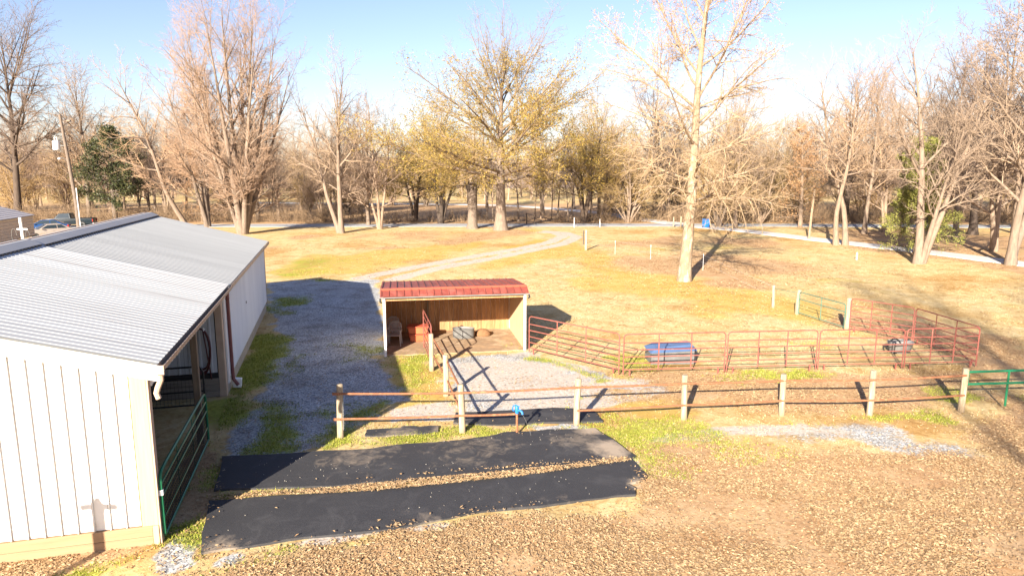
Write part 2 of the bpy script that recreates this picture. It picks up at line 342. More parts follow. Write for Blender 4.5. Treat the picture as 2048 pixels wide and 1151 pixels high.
TRACKS = [
    [(3.79, 78.47), (5.95, 76.53), (6.79, 71.23), (4.77, 64.29), (1.79, 59.32), (-1.73, 53.44), (-5.15, 48.35), (-7.47, 43.08)],
    [(3.17, 77.16), (4.9, 75.9), (5.47, 72.34), (3.69, 66.13), (0.71, 60.49), (-3.0, 55.05), (-6.38, 49.67), (-9.8, 43.49)],
]


def pdist(poly, x, y):
    """signed distance, positive inside"""
    d = np.full(x.shape, 1e9); ins = np.zeros(x.shape, bool); n = len(poly)
    for i in range(n):
        ax, ay = poly[i]; bx, by = poly[(i + 1) % n]
        ex, ey = bx - ax, by - ay; L = ex * ex + ey * ey + 1e-9
        t = np.clip(((x - ax) * ex + (y - ay) * ey) / L, 0, 1)
        d = np.minimum(d, np.hypot(x - ax - t * ex, y - ay - t * ey))
        c = ((ay > y) != (by > y)) & (x < (bx - ax) * (y - ay) / (by - ay + 1e-12) + ax)
        ins ^= c
    return np.where(ins, d, -d)

def ldist(line, x, y):
    d = np.full(x.shape, 1e9)
    for (ax, ay), (bx, by) in zip(line[:-1], line[1:]):
        ex, ey = bx - ax, by - ay; L = ex * ex + ey * ey + 1e-9
        t = np.clip(((x - ax) * ex + (y - ay) * ey) / L, 0, 1)
        d = np.minimum(d, np.hypot(x - ax - t * ex, y - ay - t * ey))
    return d

def smooth(v, s): t = np.clip(v / s * 0.5 + 0.5, 0, 1); return t * t * (3 - 2 * t)

def masks(x, y):
    x = np.asarray(x, float); y = np.asarray(y, float)
    out = []
    for regs in (GRAVEL, MOSS, LEAF, GOLD):
        m = np.zeros(x.shape)
        for s, p in regs:
            if regs is MOSS: s = s * 1.7
            xs = [q[0] for q in p]; ys = [q[1] for q in p]
            near = (x > min(xs) - 3 * s) & (x < max(xs) + 3 * s) & (y > min(ys) - 3 * s) & (y < max(ys) + 3 * s)
            if near.any():
                d = pdist(p, x[near], y[near]); nz = (fbm(x[near] / s * .55, y[near] / s * .55, len(p)) - .5) * 3.2 * s
                m[near] = np.maximum(m[near], smooth(d + nz, s) * (.72 if regs is GRAVEL and p[0][0] > 3 else 1))
        out.append(m)
    b = smooth(np.minimum(pdist(GRAVEL[1][1], x, y), 1) - .5, 1)
    out[1] = out[1] * np.clip(.25 + 1.15 * fbm(x * .8, y * .8, 44), 0, 1) * np.where(y > 43, .68, 1)
    out[2] = out[2] * np.where((y > 30) & (y < 88), .35 + .55 * np.clip((fbm(x * .22, y * .12, 71) - .35) * 4, 0, 1), 1)
    sparse = np.clip((fbm(x * .45, y * .45, 83) - .56) * 5, 0, .62) * smooth(np.minimum(np.minimum(x + 5, 17 - x), np.minimum(y - 14.5, 27 - y)), 2)
    out[1] = np.maximum(out[1], sparse)
    beyond = smooth(y - 89 + 4 * (fbm(x * .1, y * .1, 3) - .5), 3) * smooth(150 - y, 16) * .8
    out[2] = np.maximum(out[2], beyond)
    return out

def pale_mask(x, y):
    """pale dusty ground: the two worn wheel tracks and the sandy strips by the fence"""
    m = np.zeros(x.shape)
    for line in TRACKS:
        d = ldist(line, x, y); m = np.maximum(m, smooth(.62 + .3 * (fbm(x, y, 5) - .5) - d, .45))
    for s, p in PALE:
        xs = [q[0] for q in p]; ys = [q[1] for q in p]; near = (x > min(xs) - 3) & (x < max(xs) + 3) & (y > min(ys) - 3) & (y < max(ys) + 3)
        if near.any(): m[near] = np.maximum(m[near], .9 * smooth(pdist(p, x[near], y[near]) + (fbm(x[near] * 1.2, y[near] * 1.2, 9) - .5) * 3 * s, s))
    return m

def ground_z(x, y):
    return (fbm(x * .9, y * .9, 11, 3) - .5) * .05 * np.clip((60 - y) / 30, 0, 1)

def spaced(a, b, segs):
    pts = [a]
    for end, st in segs:
        n = max(1, round((end - pts[-1]) / st)); s0 = pts[-1]
        pts += [s0 + (end - s0) * i / n for i in range(1, n + 1)]
    return np.array(pts)

gx = spaced(-900, 0, [(-300, 100), (-80, 20), (-30, 2.0), (-14, .5), (18, .16), (40, .6), (90, 2.5), (300, 20), (900, 100)])
gy = spaced(-60, 0, [(-5, 6), (8, 1), (26, .16), (46, .4), (100, 1.1), (180, 5), (400, 20), (1500, 110)])
X, Y = np.meshgrid(gx, gy); nx, ny = len(gx), len(gy)
idx = np.arange(nx * ny).reshape(ny, nx)
quads = np.stack([idx[:-1, :-1], idx[:-1, 1:], idx[1:, 1:], idx[1:, :-1]], -1).reshape(-1, 4)
Z = ground_z(X, Y)
gm = mesh_np('ground', np.stack([X, Y, Z], -1), quads, None, True)
mk = masks(X.ravel(), Y.ravel())
at = gm.color_attributes.new('cover', 'FLOAT_COLOR', 'POINT')
at.data.foreach_set('color', np.stack(mk, -1).astype(np.float32).ravel())

at = gm.attributes.new('pale', 'FLOAT', 'POINT'); at.data.foreach_set('value', pale_mask(X.ravel(), Y.ravel()).astype(np.float32))

def ground_material():
    m = bpy.data.materials.new('ground'); m.use_nodes = True; nt = m.node_tree; b = nt.nodes['Principled BSDF']
    b.inputs['Roughness'].default_value = .95; b.inputs['Specular IOR Level'].default_value = .15
    vec = coords(nt)
    a = nt.nodes.new('ShaderNodeAttribute'); a.attribute_name = 'cover'
    sp = nt.nodes.new('ShaderNodeSeparateColor'); nt.links.new(a.outputs['Color'], sp.inputs[0])
    n_big = noise(nt, .12, 5, .6, vec); n_mid = noise(nt, .9, 6, .65, vec, .4); n_fin = noise(nt, 9, 6, .7, vec); n_vf = noise(nt, 45, 4, .7, vec)
    def soft(v, amp=.7, lo=.38, hi=.62, nz=n_mid, nz2=n_fin):
        q = math_(nt, 'MULTIPLY_ADD', math_(nt, 'SUBTRACT', nz, .5), amp, v)
        q = math_(nt, 'MULTIPLY_ADD', math_(nt, 'SUBTRACT', nz2, .5), amp * .9, q)
        mr = nt.nodes.new('ShaderNodeMapRange'); mr.interpolation_type = 'SMOOTHSTEP'
        mr.inputs[1].default_value = lo; mr.inputs[2].default_value = hi; nt.links.new(q, mr.inputs[0]); return mr.outputs[0]
    # dry winter lawn: straw, with greenish and brown patches
    mixn = math_(nt, 'ADD', math_(nt, 'MULTIPLY', n_fin, .45), math_(nt, 'MULTIPLY', n_mid, .55))
    straw = ramp(nt, mixn, [(.30, (.25, .165, .07)), (.43, (.45, .335, .165)), (.56, (.56, .45, .26)), (.70, (.64, .55, .36))])
    tint = ramp(nt, n_big, [(.34, (.80, .64, .46)), (.45, (1, .95, .86)), (.57, (1, 1, 1)), (.68, (.84, .86, .52))])
    base = mixc(nt, 1.0, straw, tint, 'MULTIPLY')
    n_cl = noise(nt, 2.6, 5, .7, vec, .8)
    base = mixc(nt, .8, base, ramp(nt, n_cl, [(.34, (.66, .52, .36)), (.46, (.97, .93, .84)), (.6, (1.04, 1.04, 1.04))]), 'MULTIPLY')
    gold = ramp(nt, mixn, [(.35, (.34, .21, .045)), (.5, (.46, .31, .07)), (.65, (.42, .36, .09))])
    base = mixc(nt, math_(nt, 'MULTIPLY', soft(a.outputs['Alpha'], .9, .3, .8), .75), base, gold)
    leaf = ramp(nt, math_(nt, 'ADD', math_(nt, 'MULTIPLY', n_fin, .6), math_(nt, 'MULTIPLY', n_vf, .4)),
                [(.28, (.20, .12, .06)), (.40, (.38, .24, .125)), (.53, (.49, .335, .19)), (.7, (.60, .44, .275))])
    leaf = mixc(nt, .8, leaf, ramp(nt, n_mid, [(.35, (.75, .62, .52)), (.6, (1, 1, 1))]), 'MULTIPLY')
    base = mixc(nt, soft(sp.outputs[2], .8, .3, .75), base, leaf)
    vor = nt.nodes.new('ShaderNodeTexVoronoi'); vor.inputs['Scale'].default_value = 24; nt.links.new(vec, vor.inputs[0])
    bw = nt.nodes.new('ShaderNodeRGBToBW'); nt.links.new(vor.outputs['Color'], bw.inputs[0])
    grav = ramp(nt, bw.outputs[0], [(.15, (.21, .215, .225)), (.5, (.36, .365, .37)), (.9, (.58, .58, .575))])
    grav = mixc(nt, 1.0, grav, ramp(nt, n_mid, [(.33, (.66, .62, .56)), (.5, (.96, .95, .93)), (.65, (1.1, 1.1, 1.1))]), 'MULTIPLY')
    base = mixc(nt, soft(sp.outputs[0], .75, .3, .7), base, grav)
    ap = nt.nodes.new('ShaderNodeAttribute'); ap.attribute_name = 'pale'
    pale = ramp(nt, n_fin, [(.3, (.32, .265, .215)), (.5, (.46, .405, .35)), (.7, (.55, .50, .445))])
    base = mixc(nt, soft(ap.outputs['Fac'], .45, .25, .7), base, pale)
    moss = ramp(nt, math_(nt, 'ADD', math_(nt, 'MULTIPLY', n_fin, .6), math_(nt, 'MULTIPLY', n_mid, .4)),
                [(.33, (.11, .10, .025)), (.45, (.18, .20, .022)), (.56, (.29, .31, .035)), (.68, (.44, .42, .10))])
    base = mixc(nt, math_(nt, 'MULTIPLY', soft(sp.outputs[1], 1.15, .30, .85), .88), base, moss)
    nt.links.new(base, b.inputs['Base Color'])
    bn = nt.nodes.new('ShaderNodeBump'); bn.inputs['Strength'].default_value = .6; bn.inputs['Distance'].default_value = .035
    hh = math_(nt, 'ADD', math_(nt, 'MULTIPLY', n_fin, .7), math_(nt, 'MULTIPLY', n_vf, .4)); nt.links.new(hh, bn.inputs['Height'])
    nt.links.new(bn.outputs[0], b.inputs['Normal'])
    return m
M['ground'] = ground_material()
gm.materials.append(M['ground'])
tag(link('ground', gm), kind='structure')

def strip(name, pts, width, m, z):
    """a road as a flat ribbon with a thin edge"""
    P = [Vector((x, y, 0)) for x, y in pts]; fine = []
    for i in range(len(P) - 1):
        p0, p1, p2, p3 = P[max(i - 1, 0)], P[i], P[i + 1], P[min(i + 2, len(P) - 1)]
        for k in range(10):
            t = k / 10; fine.append(.5 * ((2 * p1) + (p2 - p0) * t + (2 * p0 - 5 * p1 + 4 * p2 - p3) * t * t + (3 * p1 - p0 - 3 * p2 + p3) * t ** 3))
    fine.append(P[-1]); mb = MB(); n = len(fine); vs = []; rr = random.Random(4)
    for i, p in enumerate(fine):
        t = (fine[min(i + 1, n - 1)] - fine[max(i - 1, 0)]).normalized(); s = Vector((-t.y, t.x, 0)); wa = width * .5 * (1 + rr.uniform(-.06, .06))
        for o, zz in ((wa + .12, -.05), (wa, z), (-wa, z), (-wa - .12, -.05)): q = p + s * o; vs.append((q.x, q.y, zz))
    fs = [(i * 4 + k, i * 4 + k + 1, (i + 1) * 4 + k + 1, (i + 1) * 4 + k) for i in range(n - 1) for k in range(3)]
    mb.add(vs, fs); return tag(mb.build(name, m), kind='structure')

strip('road', [(-260, 70), (-120, 78), (-70, 83), (-39, 86.2), (0, 87), (23, 87.2), (40, 86.6), (80, 83), (160, 74)], 4.2, M['road'], .045)
strip('lane', [(22.5, 85.6), (26.6, 79.0), (29.9, 70.7), (33.0, 63.2), (35.4, 57.6), (38.2, 49.2), (41, 40), (44, 26)], 2.6, M['lane'], .055)
strip('field_lane', [(-60, 150), (-20.5, 143.6), (0, 136), (14, 113.5), (18.5, 97.5), (22.6, 88)], 3.0, M['lane'], .05)
strip('parking_pad', [(-62, 77), (-56, 79.5), (-50, 80.5), (-45, 83.5)], 9.0, M['road'], .035)

# ---------------------------------------------------------------- barn
BA = R(14.7)
barn = thing('barn', 'long white metal barn with ribbed grey roof beside the gravel yard', 'barn', (-6.52, 11.70, 0), BA)
BL, BS, BW = 22.2, 8.75, 10.0          # length, end of the open bay, width
EH, RH = 3.42, 4.84                    # eave and ridge height of the roof sheets
SLOPE = (RH - EH) / 5.25               # ridge at x=-5, eave at x=.25
def roof_z(x): return RH - SLOPE * abs(x + 5)

# front gable wall: one narrow panel beside the other in front of a recessed backing
MB().add([(-10, .035, .36), (-.27, .035, .36), (-.27, .035, roof_z(-.27) - .12), (-5, .035, RH - .12), (-10, .035, roof_z(-10) - .12)], [(0, 1, 2, 3, 4)]).build('panel_backing', M['panel_gap'], barn)
x = -.285
while x > -9.9:
    x0 = max(x - .262, -9.99); a, c = roof_z(x0) - .27, roof_z(x) - .27
    mb = MB()
    mb.prism([(x0 + .009, .39), (x - .009, .39), (x - .009, c), (x0 + .009, a)], 'y', 0, .03)
    mb.prism([(x0 + .009, .39), (x0 + .027, .39), (x0 + .027, a), (x0 + .009, a)], 'y', -.036, -.0005)
    mb.build('wall_panel', M['white_panel'], barn); x -= .262
MB().box(-.10, .0, -.05, -.004, -.2, .376).build('corner_post', M['corner_board'], barn, bevel=.004)
for z0, z1, xl in ((-.12, .175, -10.0), (.182, .375, -10.02)):
    MB().box(xl, -.105, -.045, .02, z0, z1).build('skirt_board', M['new_board'], barn, bevel=.004)
MB().box(-.27, .0, -.03, .03, .378, EH - .12).build('corner_board', M['corner_board'], barn, bevel=.004)
MB().box(.003, .035, -.03, .14, -.1, EH - .14).build('corner_board', M['tan_trim'], barn, bevel=.003)
for s in (1, -1):
    mb = MB(); e = -5 + s * 5.27
    mb.prism([(-5, RH - .31), (e, roof_z(e) - .31), (e, roof_z(e) - .02), (-5, RH - .02)], 'y', -.075, -.04)
    mb.build('rake_trim', M['white_trim'], barn)

# right side of the closed part
def ribbed(width, height, ribs, rib_w=.045, rib_h=.035):
    """a sheet in the x(along)-z plane facing -y, with standing ribs"""
    prof = [(0, 0)]; st = width / ribs
    for k in range(ribs):
        c = st * (k + .5); prof += [(c - rib_w * .8, 0), (c - rib_w * .45, -rib_h), (c + rib_w * .45, -rib_h), (c + rib_w * .8, 0)]
    prof.append((width, 0)); n = len(prof); vs = [(px, py, 0) for px, py in prof] + [(px, py, height) for px, py in prof]
    return MB().add(vs, [(i, i + 1, n + i + 1, n + i) for i in range(n - 1)])
MB().box(-.25, -.02, BS + .28, BL, -.2, .48).build('foundation', M['concrete'], barn, bevel=.01)
N = 15; pw = (BL - BS - .5) / N; me = ribbed(pw - .004, EH - .14 - .46, 4).mesh('side_panel', M['wall_steel'])
for k in range(N):
    o = link('wall_panel', me, barn); o.location = (.0, BS + .5 + k * pw, .46); o.rotation_euler = (0, 0, R(90))
MB().box(-.05, -.012, BS + .3, BL - .02, .485, EH - .15).build('wall_lining', M['panel_gap'], barn)
MB().box(-.02, .03, BS + .28, BS + .495, .30, EH - .15).build('door_trim', M['white_trim'], barn)
MB().box(-.22, -.025, BS - .02, BS + .275, -.1, EH - .16).build('corner_post', M['tan_trim'], barn, bevel=.005)
MB().box(.028, .046, BL - .10, BL + .03, .3, EH - .15).build('corner_trim', M['brown_trim'], barn)
MB().box(-9.98, -.02, BL - .03, BL, -.1, EH - .15).build('rear_wall', M['wall_steel'], barn)
MB().prism([(-9.98, EH - .14), (-.02, EH - .14), (-5, RH - .15)], 'y', BL - .031, BL - .002).build('rear_gable', M['wall_steel'], barn)
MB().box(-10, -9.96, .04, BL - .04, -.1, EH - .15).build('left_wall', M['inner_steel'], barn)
# open bay: header, posts, partition
me = ribbed(BS / 6 - .003, .30, 6, .045, .016).mesh('header_panel', M['white_trim'])
for k in range(6):
    o = link('header_panel', me, barn); o.location = (.02, .12 + k * BS / 6, EH - .46); o.rotation_euler = (0, 0, R(90))
MB().box(-.06, .0, .06, BS, EH - .45, EH - .16).build('header_beam', M['old_wood'], barn)
MB().box(-.20, -.05, 4.86, 5.02, -.1, EH - .3).build('bay_post', M['old_wood'], barn, bevel=.006)
MB().box(-.22, -.07, .05, .22, -.1, EH - .3).build('bay_post', M['old_wood'], barn, bevel=.006)
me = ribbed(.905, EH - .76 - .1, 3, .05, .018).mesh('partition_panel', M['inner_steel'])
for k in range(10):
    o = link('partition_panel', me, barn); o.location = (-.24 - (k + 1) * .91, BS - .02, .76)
MB().box(-9.9, -.23, BS, BS + .05, .1, EH - .05).build('partition_lining', M['panel_gap'], barn)
MB().box(-9.9, -.23, BS - .06, BS - .005, .60, .75).build('kick_strip', M['black_plastic'], barn)
for k in range(3):
    MB().box(-9.9, -.23, BS - .05, BS - .004, .005 + k * .197, .19 + k * .197).build('kick_board', M['grey_board'], barn, bevel=.004)
# roof sheets
def roof_sheet(width, L, ribs=4, rw=.042, rh=.010):
    prof = [(0, 0)]; st = width / ribs
    for k in range(ribs):
        c = st * (k + .5); prof += [(c - rw, 0), (c - rw * .5, rh), (c + rw * .5, rh), (c + rw, 0)]
    prof.append((width, 0)); n = len(prof); vs = []
    for j in range(2): vs += [(j * L, px, pz) for px, pz in prof]
    return MB().add(vs, [(i, n + i, n + i + 1, i + 1) for i in range(n - 1)])
SL = math.hypot(5.25, RH - EH); an = math.atan2(RH - EH, 5.25)
for (y0, y1, n, m, dz) in ((-.12, BS + .02, 10, 'roof_light', .035), (BS + .02, BL + .12, 15, 'roof_grey', 0)):
    ws = (y1 - y0) / n; me = roof_sheet(ws - .002, SL).mesh('roof_sheet', M[m])
    for k in range(n):
        o = link('roof_sheet', me, barn); o.location = (-5, y0 + k * ws, RH + dz); o.rotation_euler = (0, an, 0)
        o = link('roof_sheet', me, barn); o.location = (-5, y0 + (k + 1) * ws, RH + dz); o.rotation_euler = (0, an, R(180))
    mb = MB(); zz = RH + dz - .05
    for s in (1, -1):
        mb.add([(-5, y0 + .02, zz), (-5 + s * 5.2, y0 + .02, zz - (RH - EH)), (-5 + s * 5.2, y1 - .02, zz - (RH - EH)), (-5, y1 - .02, zz)], [(0, 1, 2, 3)])
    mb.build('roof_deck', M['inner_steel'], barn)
    zc = RH + dz; mb = MB()
    mb.prism([(-5.46, zc - .085), (-5.16, zc + .045), (-4.84, zc + .045), (-4.54, zc - .085), (-4.54, zc - .070), (-4.83, zc + .06), (-5.17, zc + .06), (-5.46, zc - .070)], 'y', y0 - .01, y1 - (.03 if dz else -.02))
    mb.build('ridge_cap', M['roof_cap'], barn)
    mb = MB(); mb.box(-5.03, -4.97, y0, y1 - .03, zc + .062, zc + .075)
    cl = MB()
    for k in range(int((y1 - y0) / .225)): cl.box(-4.60, -4.50, y0 + .03 + k * .225, y0 + .15 + k * .225, zc - .128, zc - .088)  # dark boxes stand in for the notched shadow under the cap edge
    tag(cl.build('notch_shadows', M['black_plastic'], barn), kind='stuff')
    mb.build('ridge_seam', M['brown_trim'], barn)
MB().prism([(.25, EH - .02), (.29, EH - .02), (.29, EH - .14), (.25, EH - .14)], 'y', BS + .05, BL + .12).build('eave_trim', M['tan_trim'], barn)
# gutter along the open bay with old leaves in it
gut = MB().prism([(.19, EH - .02), (.19, EH - .14), (.30, EH - .14), (.335, EH - .015), (.32, EH - .015), (.29, EH - .125), (.205, EH - .125), (.205, EH - .02)], 'y', -.14, BS + .03).build('gutter', M['tan_trim'], barn)
MB().box(.17, .345, -.165, -.142, EH - .16, EH + .005).build('end_cap', M['tan_trim'], gut)
MB().tube([(.26, -.05, EH - .13), (.26, -.05, EH - .28), (.20, -.06, EH - .42), (.17, -.06, EH - .52), (.20, -.06, EH - .62)], .05, 8).build('outlet_pipe', M['tan_trim'], gut)
dp = MB().tube([(.10, BS + .62, EH - .2), (.085, BS + .62, EH - .5), (.085, BS + .62, .62), (.10, BS + .60, .34), (.24, BS + .56, .14)], .055, 8).build('downspout', M['dark_red_trim'], barn, True)
MB().box(.02, .14, BS + .56, BS + .68, EH - .52, EH - .49).build('strap', M['dark_red_trim'], dp)
MB().box(.05, .30, BS + .62, BS + .82, .06, .34, Matrix.Rotation(R(6), 4, 'Y')).build('junction_box', M['white_trim'], barn, bevel=.01)
MB().lathe([(.0, .02), (.05, .02), (.05, .0)], 10, m=Matrix.Translation((.03, 14.2, 1.9)) @ Matrix.Rotation(R(90), 4, 'Y')).build('wall_outlet', M['black_plastic'], barn)

def BP(u, v, z=0.0):
    c, s = math.cos(BA), math.sin(BA); return (-6.52 + u * c - v * s, 11.70 + u * s + v * c, z)

# hose coil on the partition, loops hanging down
hose = thing('garden_hose', 'dark red hose coiled on a hook inside the open barn bay', 'hose', BP(-.62, BS - .12, 1.55), BA)
rr = random.Random(5); pts = []
for k in range(8):
    for j in range(20):
        a = 2 * math.pi * j / 20 + math.pi / 2; q = k / 8
        drop = (.14 * k if k > 3 else .05 * k)
        px = math.cos(a) * (.235 + .02 * math.sin(k * 2.1)); pz = math.sin(a) * .62; 
        if pz < 0: pz *= 1 + drop * .28
        pts.append((px, -.035 - .012 * (k % 4) + .006 * math.sin(a * 3 + k), pz))
pts.append((.22, -.05, -.95))
MB().tube(pts, .019, 6).build('hose_coil', M['hose'], hose, True)
for sx in (-.12, .10): MB().tube([(sx, .06, .58), (sx, -.10, .57), (sx, -.11, .66)], .018, 6).build('hook', M['label_white'], hose)

# ---------------------------------------------------------------- tubular panels and gates
def rrect(w, h, z0, r, n=5):
    """open frame path: up the left side, over rounded top corners, down the right side"""
    p = [(0, 0, z0), (0, 0, h - r)]
    for k in range(1, n + 1): a = math.pi - k * math.pi / 2 / n; p.append((r + r * math.cos(a), 0, h - r + r * math.sin(a)))
    p.append((w - r, 0, h))
    for k in range(1, n + 1): a = math.pi / 2 - k * math.pi / 2 / n; p.append((w - r + r * math.cos(a), 0, h - r + r * math.sin(a)))
    p.append((w, 0, z0)); return p
def panel(a, b, label, name='corral_panel', m='red_tube', h=1.44, bars=(.22, .44, .66, .90, 1.14), stays=(.34, .66), group='red tubular panels of the round corral', r=.13, tr=.021, feet=True, cat='fence panel', flat=True):
    L = math.hypot(b[0] - a[0], b[1] - a[1]); t = thing(name, label, cat, (a[0], a[1], 0), math.atan2(b[1] - a[1], b[0] - a[0]), group)
    MB().tube(rrect(L, h, .06, r), tr, 7).build('frame', M[m], t, True)
    for z in bars: MB().tube([(tr, 0, z), (L - tr, 0, z)], tr * .88, 6).build('bar', M[m], t, True)
    for f in stays:
        if flat: MB().box(L * f - .02, L * f + .02, -tr - .008, -tr, bars[0] - .02, h).build('stay', M[m], t)
        else: MB().tube([(L * f, 0, bars[0]), (L * f, 0, h)], tr * .8, 6).build('stay', M[m], t, True)
    if feet:
        for f in (.22, L - .22): MB().box(f - .02, f + .02, -.02, .02, -.02, bars[0]).build('foot', M[m], t)
    return t
P1, P2, P3, P4, P5, P6, PB, PC = (.62, 25.1), (3.63, 22.2), (7.28, 22.5), (10.53, 22.8), (13.6, 22.95), (16.34, 23.2), (16.05, 26.6), (14.52, 28.75)
def mid(a, b, e=.04):
    L = math.hypot(b[0] - a[0], b[1] - a[1]); k = e / L
    return (a[0] + (b[0] - a[0]) * k, a[1] + (b[1] - a[1]) * k), (b[0] - (b[0] - a[0]) * k, b[1] - (b[1] - a[1]) * k)
panel(*mid(P1, P2), 'red tubular panel slanting out from the right front corner of the open shed')
panel(*mid((3.70, 22.16), P3), 'red tubular panel standing directly in front of the blue topped feeder')
panel(*mid(P3, P4), 'red tubular panel just right of the one before the blue topped feeder')
panel(*mid(P4, P5), 'red tubular panel whose right end stands in front of the grey tub')
panel(*mid(P5, P6), 'red tubular panel at the front right corner of the corral, nearest the green gate')
panel(*mid(P6, PB), 'dark red tubular panel on the right side of the corral running back from its corner')
panel(*mid(PB, PC), 'red tubular panel at the back of the corral, beside the old green gate post')
# open red gate seen end on
t = panel((-2.80, 23.05), (-3.42, 25.75), 'red tubular gate swung open, seen nearly end on at the open shed', 'farm_gate', bars=(.18, .38, .60, .84, 1.08, 1.32), h=1.55, stays=(.5,), group=None, feet=False, cat='gate')
# white latch chains
# green gate across the open bay
def barn_gate():
    a, b = BP(.07, .06), BP(.07, 4.80); L = 4.74
    t = thing('farm_gate', 'dark green bow topped gate with wire mesh closing the open barn bay', 'gate', (a[0], a[1], 0), math.atan2(b[1] - a[1], b[0] - a[0]))
    MB().tube([(0, 0, .16), (0, 0, 1.18), (.03, 0, 1.28), (.12, 0, 1.34), (.5, 0, 1.36), (L - .35, 0, 1.36), (L - .1, 0, 1.33), (L, 0, 1.2), (L, 0, .14), (L - .02, 0, .12), (.02, 0, .12)], .03, 8).build('frame', M['green_tube'], t, True)
    for z in (1.12, .88): MB().tube([(.03, 0, z), (L - .03, 0, z)], .022, 7).build('bar', M['green_tube'], t, True)
    MB().tube([(.03, 0, .45), (L - .03, 0, .45)], .018, 6).build('bar', M['green_tube'], t, True)
    for f in (.33, .66): MB().box(L * f - .02, L * f + .02, .023, .032, .13, 1.35).build('stay', M['green_tube'], t)
    mb = MB()
    for k in range(1, 46): mb.tube([(k * L / 46, -.005, .13), (k * L / 46, -.005, 1.1)], .006, 3, False)
    for k in range(1, 10): mb.tube([(.02, .005, .13 + k * .1), (L - .02, .005, .13 + k * .1)], .006, 3, False)
    tag(mb.build('wire_mesh', M['black_tube'], t), kind='stuff')
    MB().box(-.035, .035, -.035, .035, .92, 1.02).build('sticker', M['label_white'], t)
barn_gate()
def inner_gate():
    a, b = BP(-3.2, 7.6), BP(-.45, 7.6)
    t = panel(a[:2], b[:2], 'black tubular gate with wire mesh standing inside the open barn bay', 'farm_gate', 'black_tube', 1.28, (.15, .55, 1.0), (), None, .2, .028, False, 'gate')
    mb = MB(); L = 2.75
    for k in range(1, 28): mb.tube([(k * L / 28, 0, .15), (k * L / 28, 0, 1.0)], .004, 3, False)
    for k in range(1, 8): mb.tube([(0, .006, .15 + k * .11), (L, .006, .15 + k * .11)], .004, 3, False)
    tag(mb.build('wire_mesh', M['black_tube'], t), kind='stuff')
inner_gate()

# ---------------------------------------------------------------- open shed
SA = R(9.3); SX, SY = -4.74, 24.66
shed = thing('open_shed', 'small three sided plywood shed with red metal roof and open front', 'shed', (SX, SY, 0), SA)
SWD, SD, HF, HB = 5.33, 3.75, 2.38, 2.16
def SPt(s, d, z=0.0):
    c, n = math.cos(SA), math.sin(SA); return (SX + s * c - d * n, SY + s * n + d * c, z)
def side(x0, x1, mm, nm): return MB().prism([(0, -.05), (SD, -.05), (SD, HB - .03), (.36, HF), (.0, HF - .14)], 'x', x0, x1).build(nm, M[mm], shed)
side(0, .03, 'shed_white', 'side_wall'); side(SWD - .03, SWD, 'shed_white', 'side_wall')
for k in range(9):      # inner boards, one sheet strip beside the other
    d0 = .12 + k * (SD - .2) / 9; d1 = d0 + (SD - .2) / 9 - .008
    for xx in ((.032, .045), (SWD - .045, SWD - .032)):
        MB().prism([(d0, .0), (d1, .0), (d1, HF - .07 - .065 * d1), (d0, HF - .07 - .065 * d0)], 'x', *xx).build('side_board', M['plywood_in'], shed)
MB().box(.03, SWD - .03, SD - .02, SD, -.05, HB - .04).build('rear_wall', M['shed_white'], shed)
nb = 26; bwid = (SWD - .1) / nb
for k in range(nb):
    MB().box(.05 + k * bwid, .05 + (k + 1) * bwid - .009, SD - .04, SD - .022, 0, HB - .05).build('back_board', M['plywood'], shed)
MB().box(1.72, 1.80, SD - .10, SD - .041, 0, HB - .05).build('stud', M['old_wood'], shed)
MB().box(-.012, .075, -.03, .06, -.05, HF - .16).build('corner_trim', M['shed_white'], shed)
MB().box(SWD - .075, SWD + .012, -.03, .06, -.05, HF - .16).build('corner_trim', M['shed_white'], shed)
MB().box(SWD - .10, SWD - .077, -.02, .06, -.05, HF - .17).build('corner_post', M['old_wood'], shed)
MB().box(.05, SWD - .05, .04, .09, HF - .30, HF - .14).build('front_beam', M['plywood'], shed)
MB().prism([(.03, .0), (SWD - .03, .0), (SWD - .03, SD), (.03, SD)], 'z', -.05, .028).build('floor', M['dirt_floor'], shed)
nsh = 20; sw = (SWD + .16) / nsh
def strip_sheet(p, q, w, nm, mm):
    """sheet between two (depth, height) points with a raised seam on its left edge"""
    n = Vector((0, -(q[1] - p[1]), q[0] - p[0])).normalized(); n = n if n.z > 0 else -n
    a = Vector((0, *p)); b = Vector((0, *q)); mb = MB(); X = Vector((w - .003, 0, 0)); s = Vector((.035, 0, 0)); t = n * .018; h = n * .03
    vs = [a, a + X, b + X, b, a + t, a + X + t, b + X + t, b + t]
    mb.add(vs, [(3, 2, 1, 0), (4, 5, 6, 7), (0, 1, 5, 4), (1, 2, 6, 5), (2, 3, 7, 6), (3, 0, 4, 7)])
    vs = [a + t, a + s + t, b + s + t, b + t, a + t + h, a + s + t + h, b + s + t + h, b + t + h]
    mb.add(vs, [(4, 5, 6, 7), (0, 1, 5, 4), (1, 2, 6, 5), (2, 3, 7, 6), (3, 0, 4, 7)])
    return mb.mesh(nm, M[mm])
KZ = HF + .06
mA = strip_sheet((.36, KZ), (SD + .15, HB + .02), sw, 'roof_sheet', 'red_roof'); mB = strip_sheet((-.08, KZ - .19), (.33, KZ - .015), sw, 'front_sheet', 'red_roof')
for k in range(nsh):
    for me in (mA, mB): o = link(me.name.split('.')[0], me, shed); o.location.x = -.08 + k * sw
MB().prism([(.27, KZ + .005), (.35, KZ + .058), (.46, KZ + .052), (.46, KZ + .035), (.35, KZ + .04), (.275, KZ - .01)], 'x', -.10, SWD + .10).build('ridge_cap', M['red_cap'], shed)
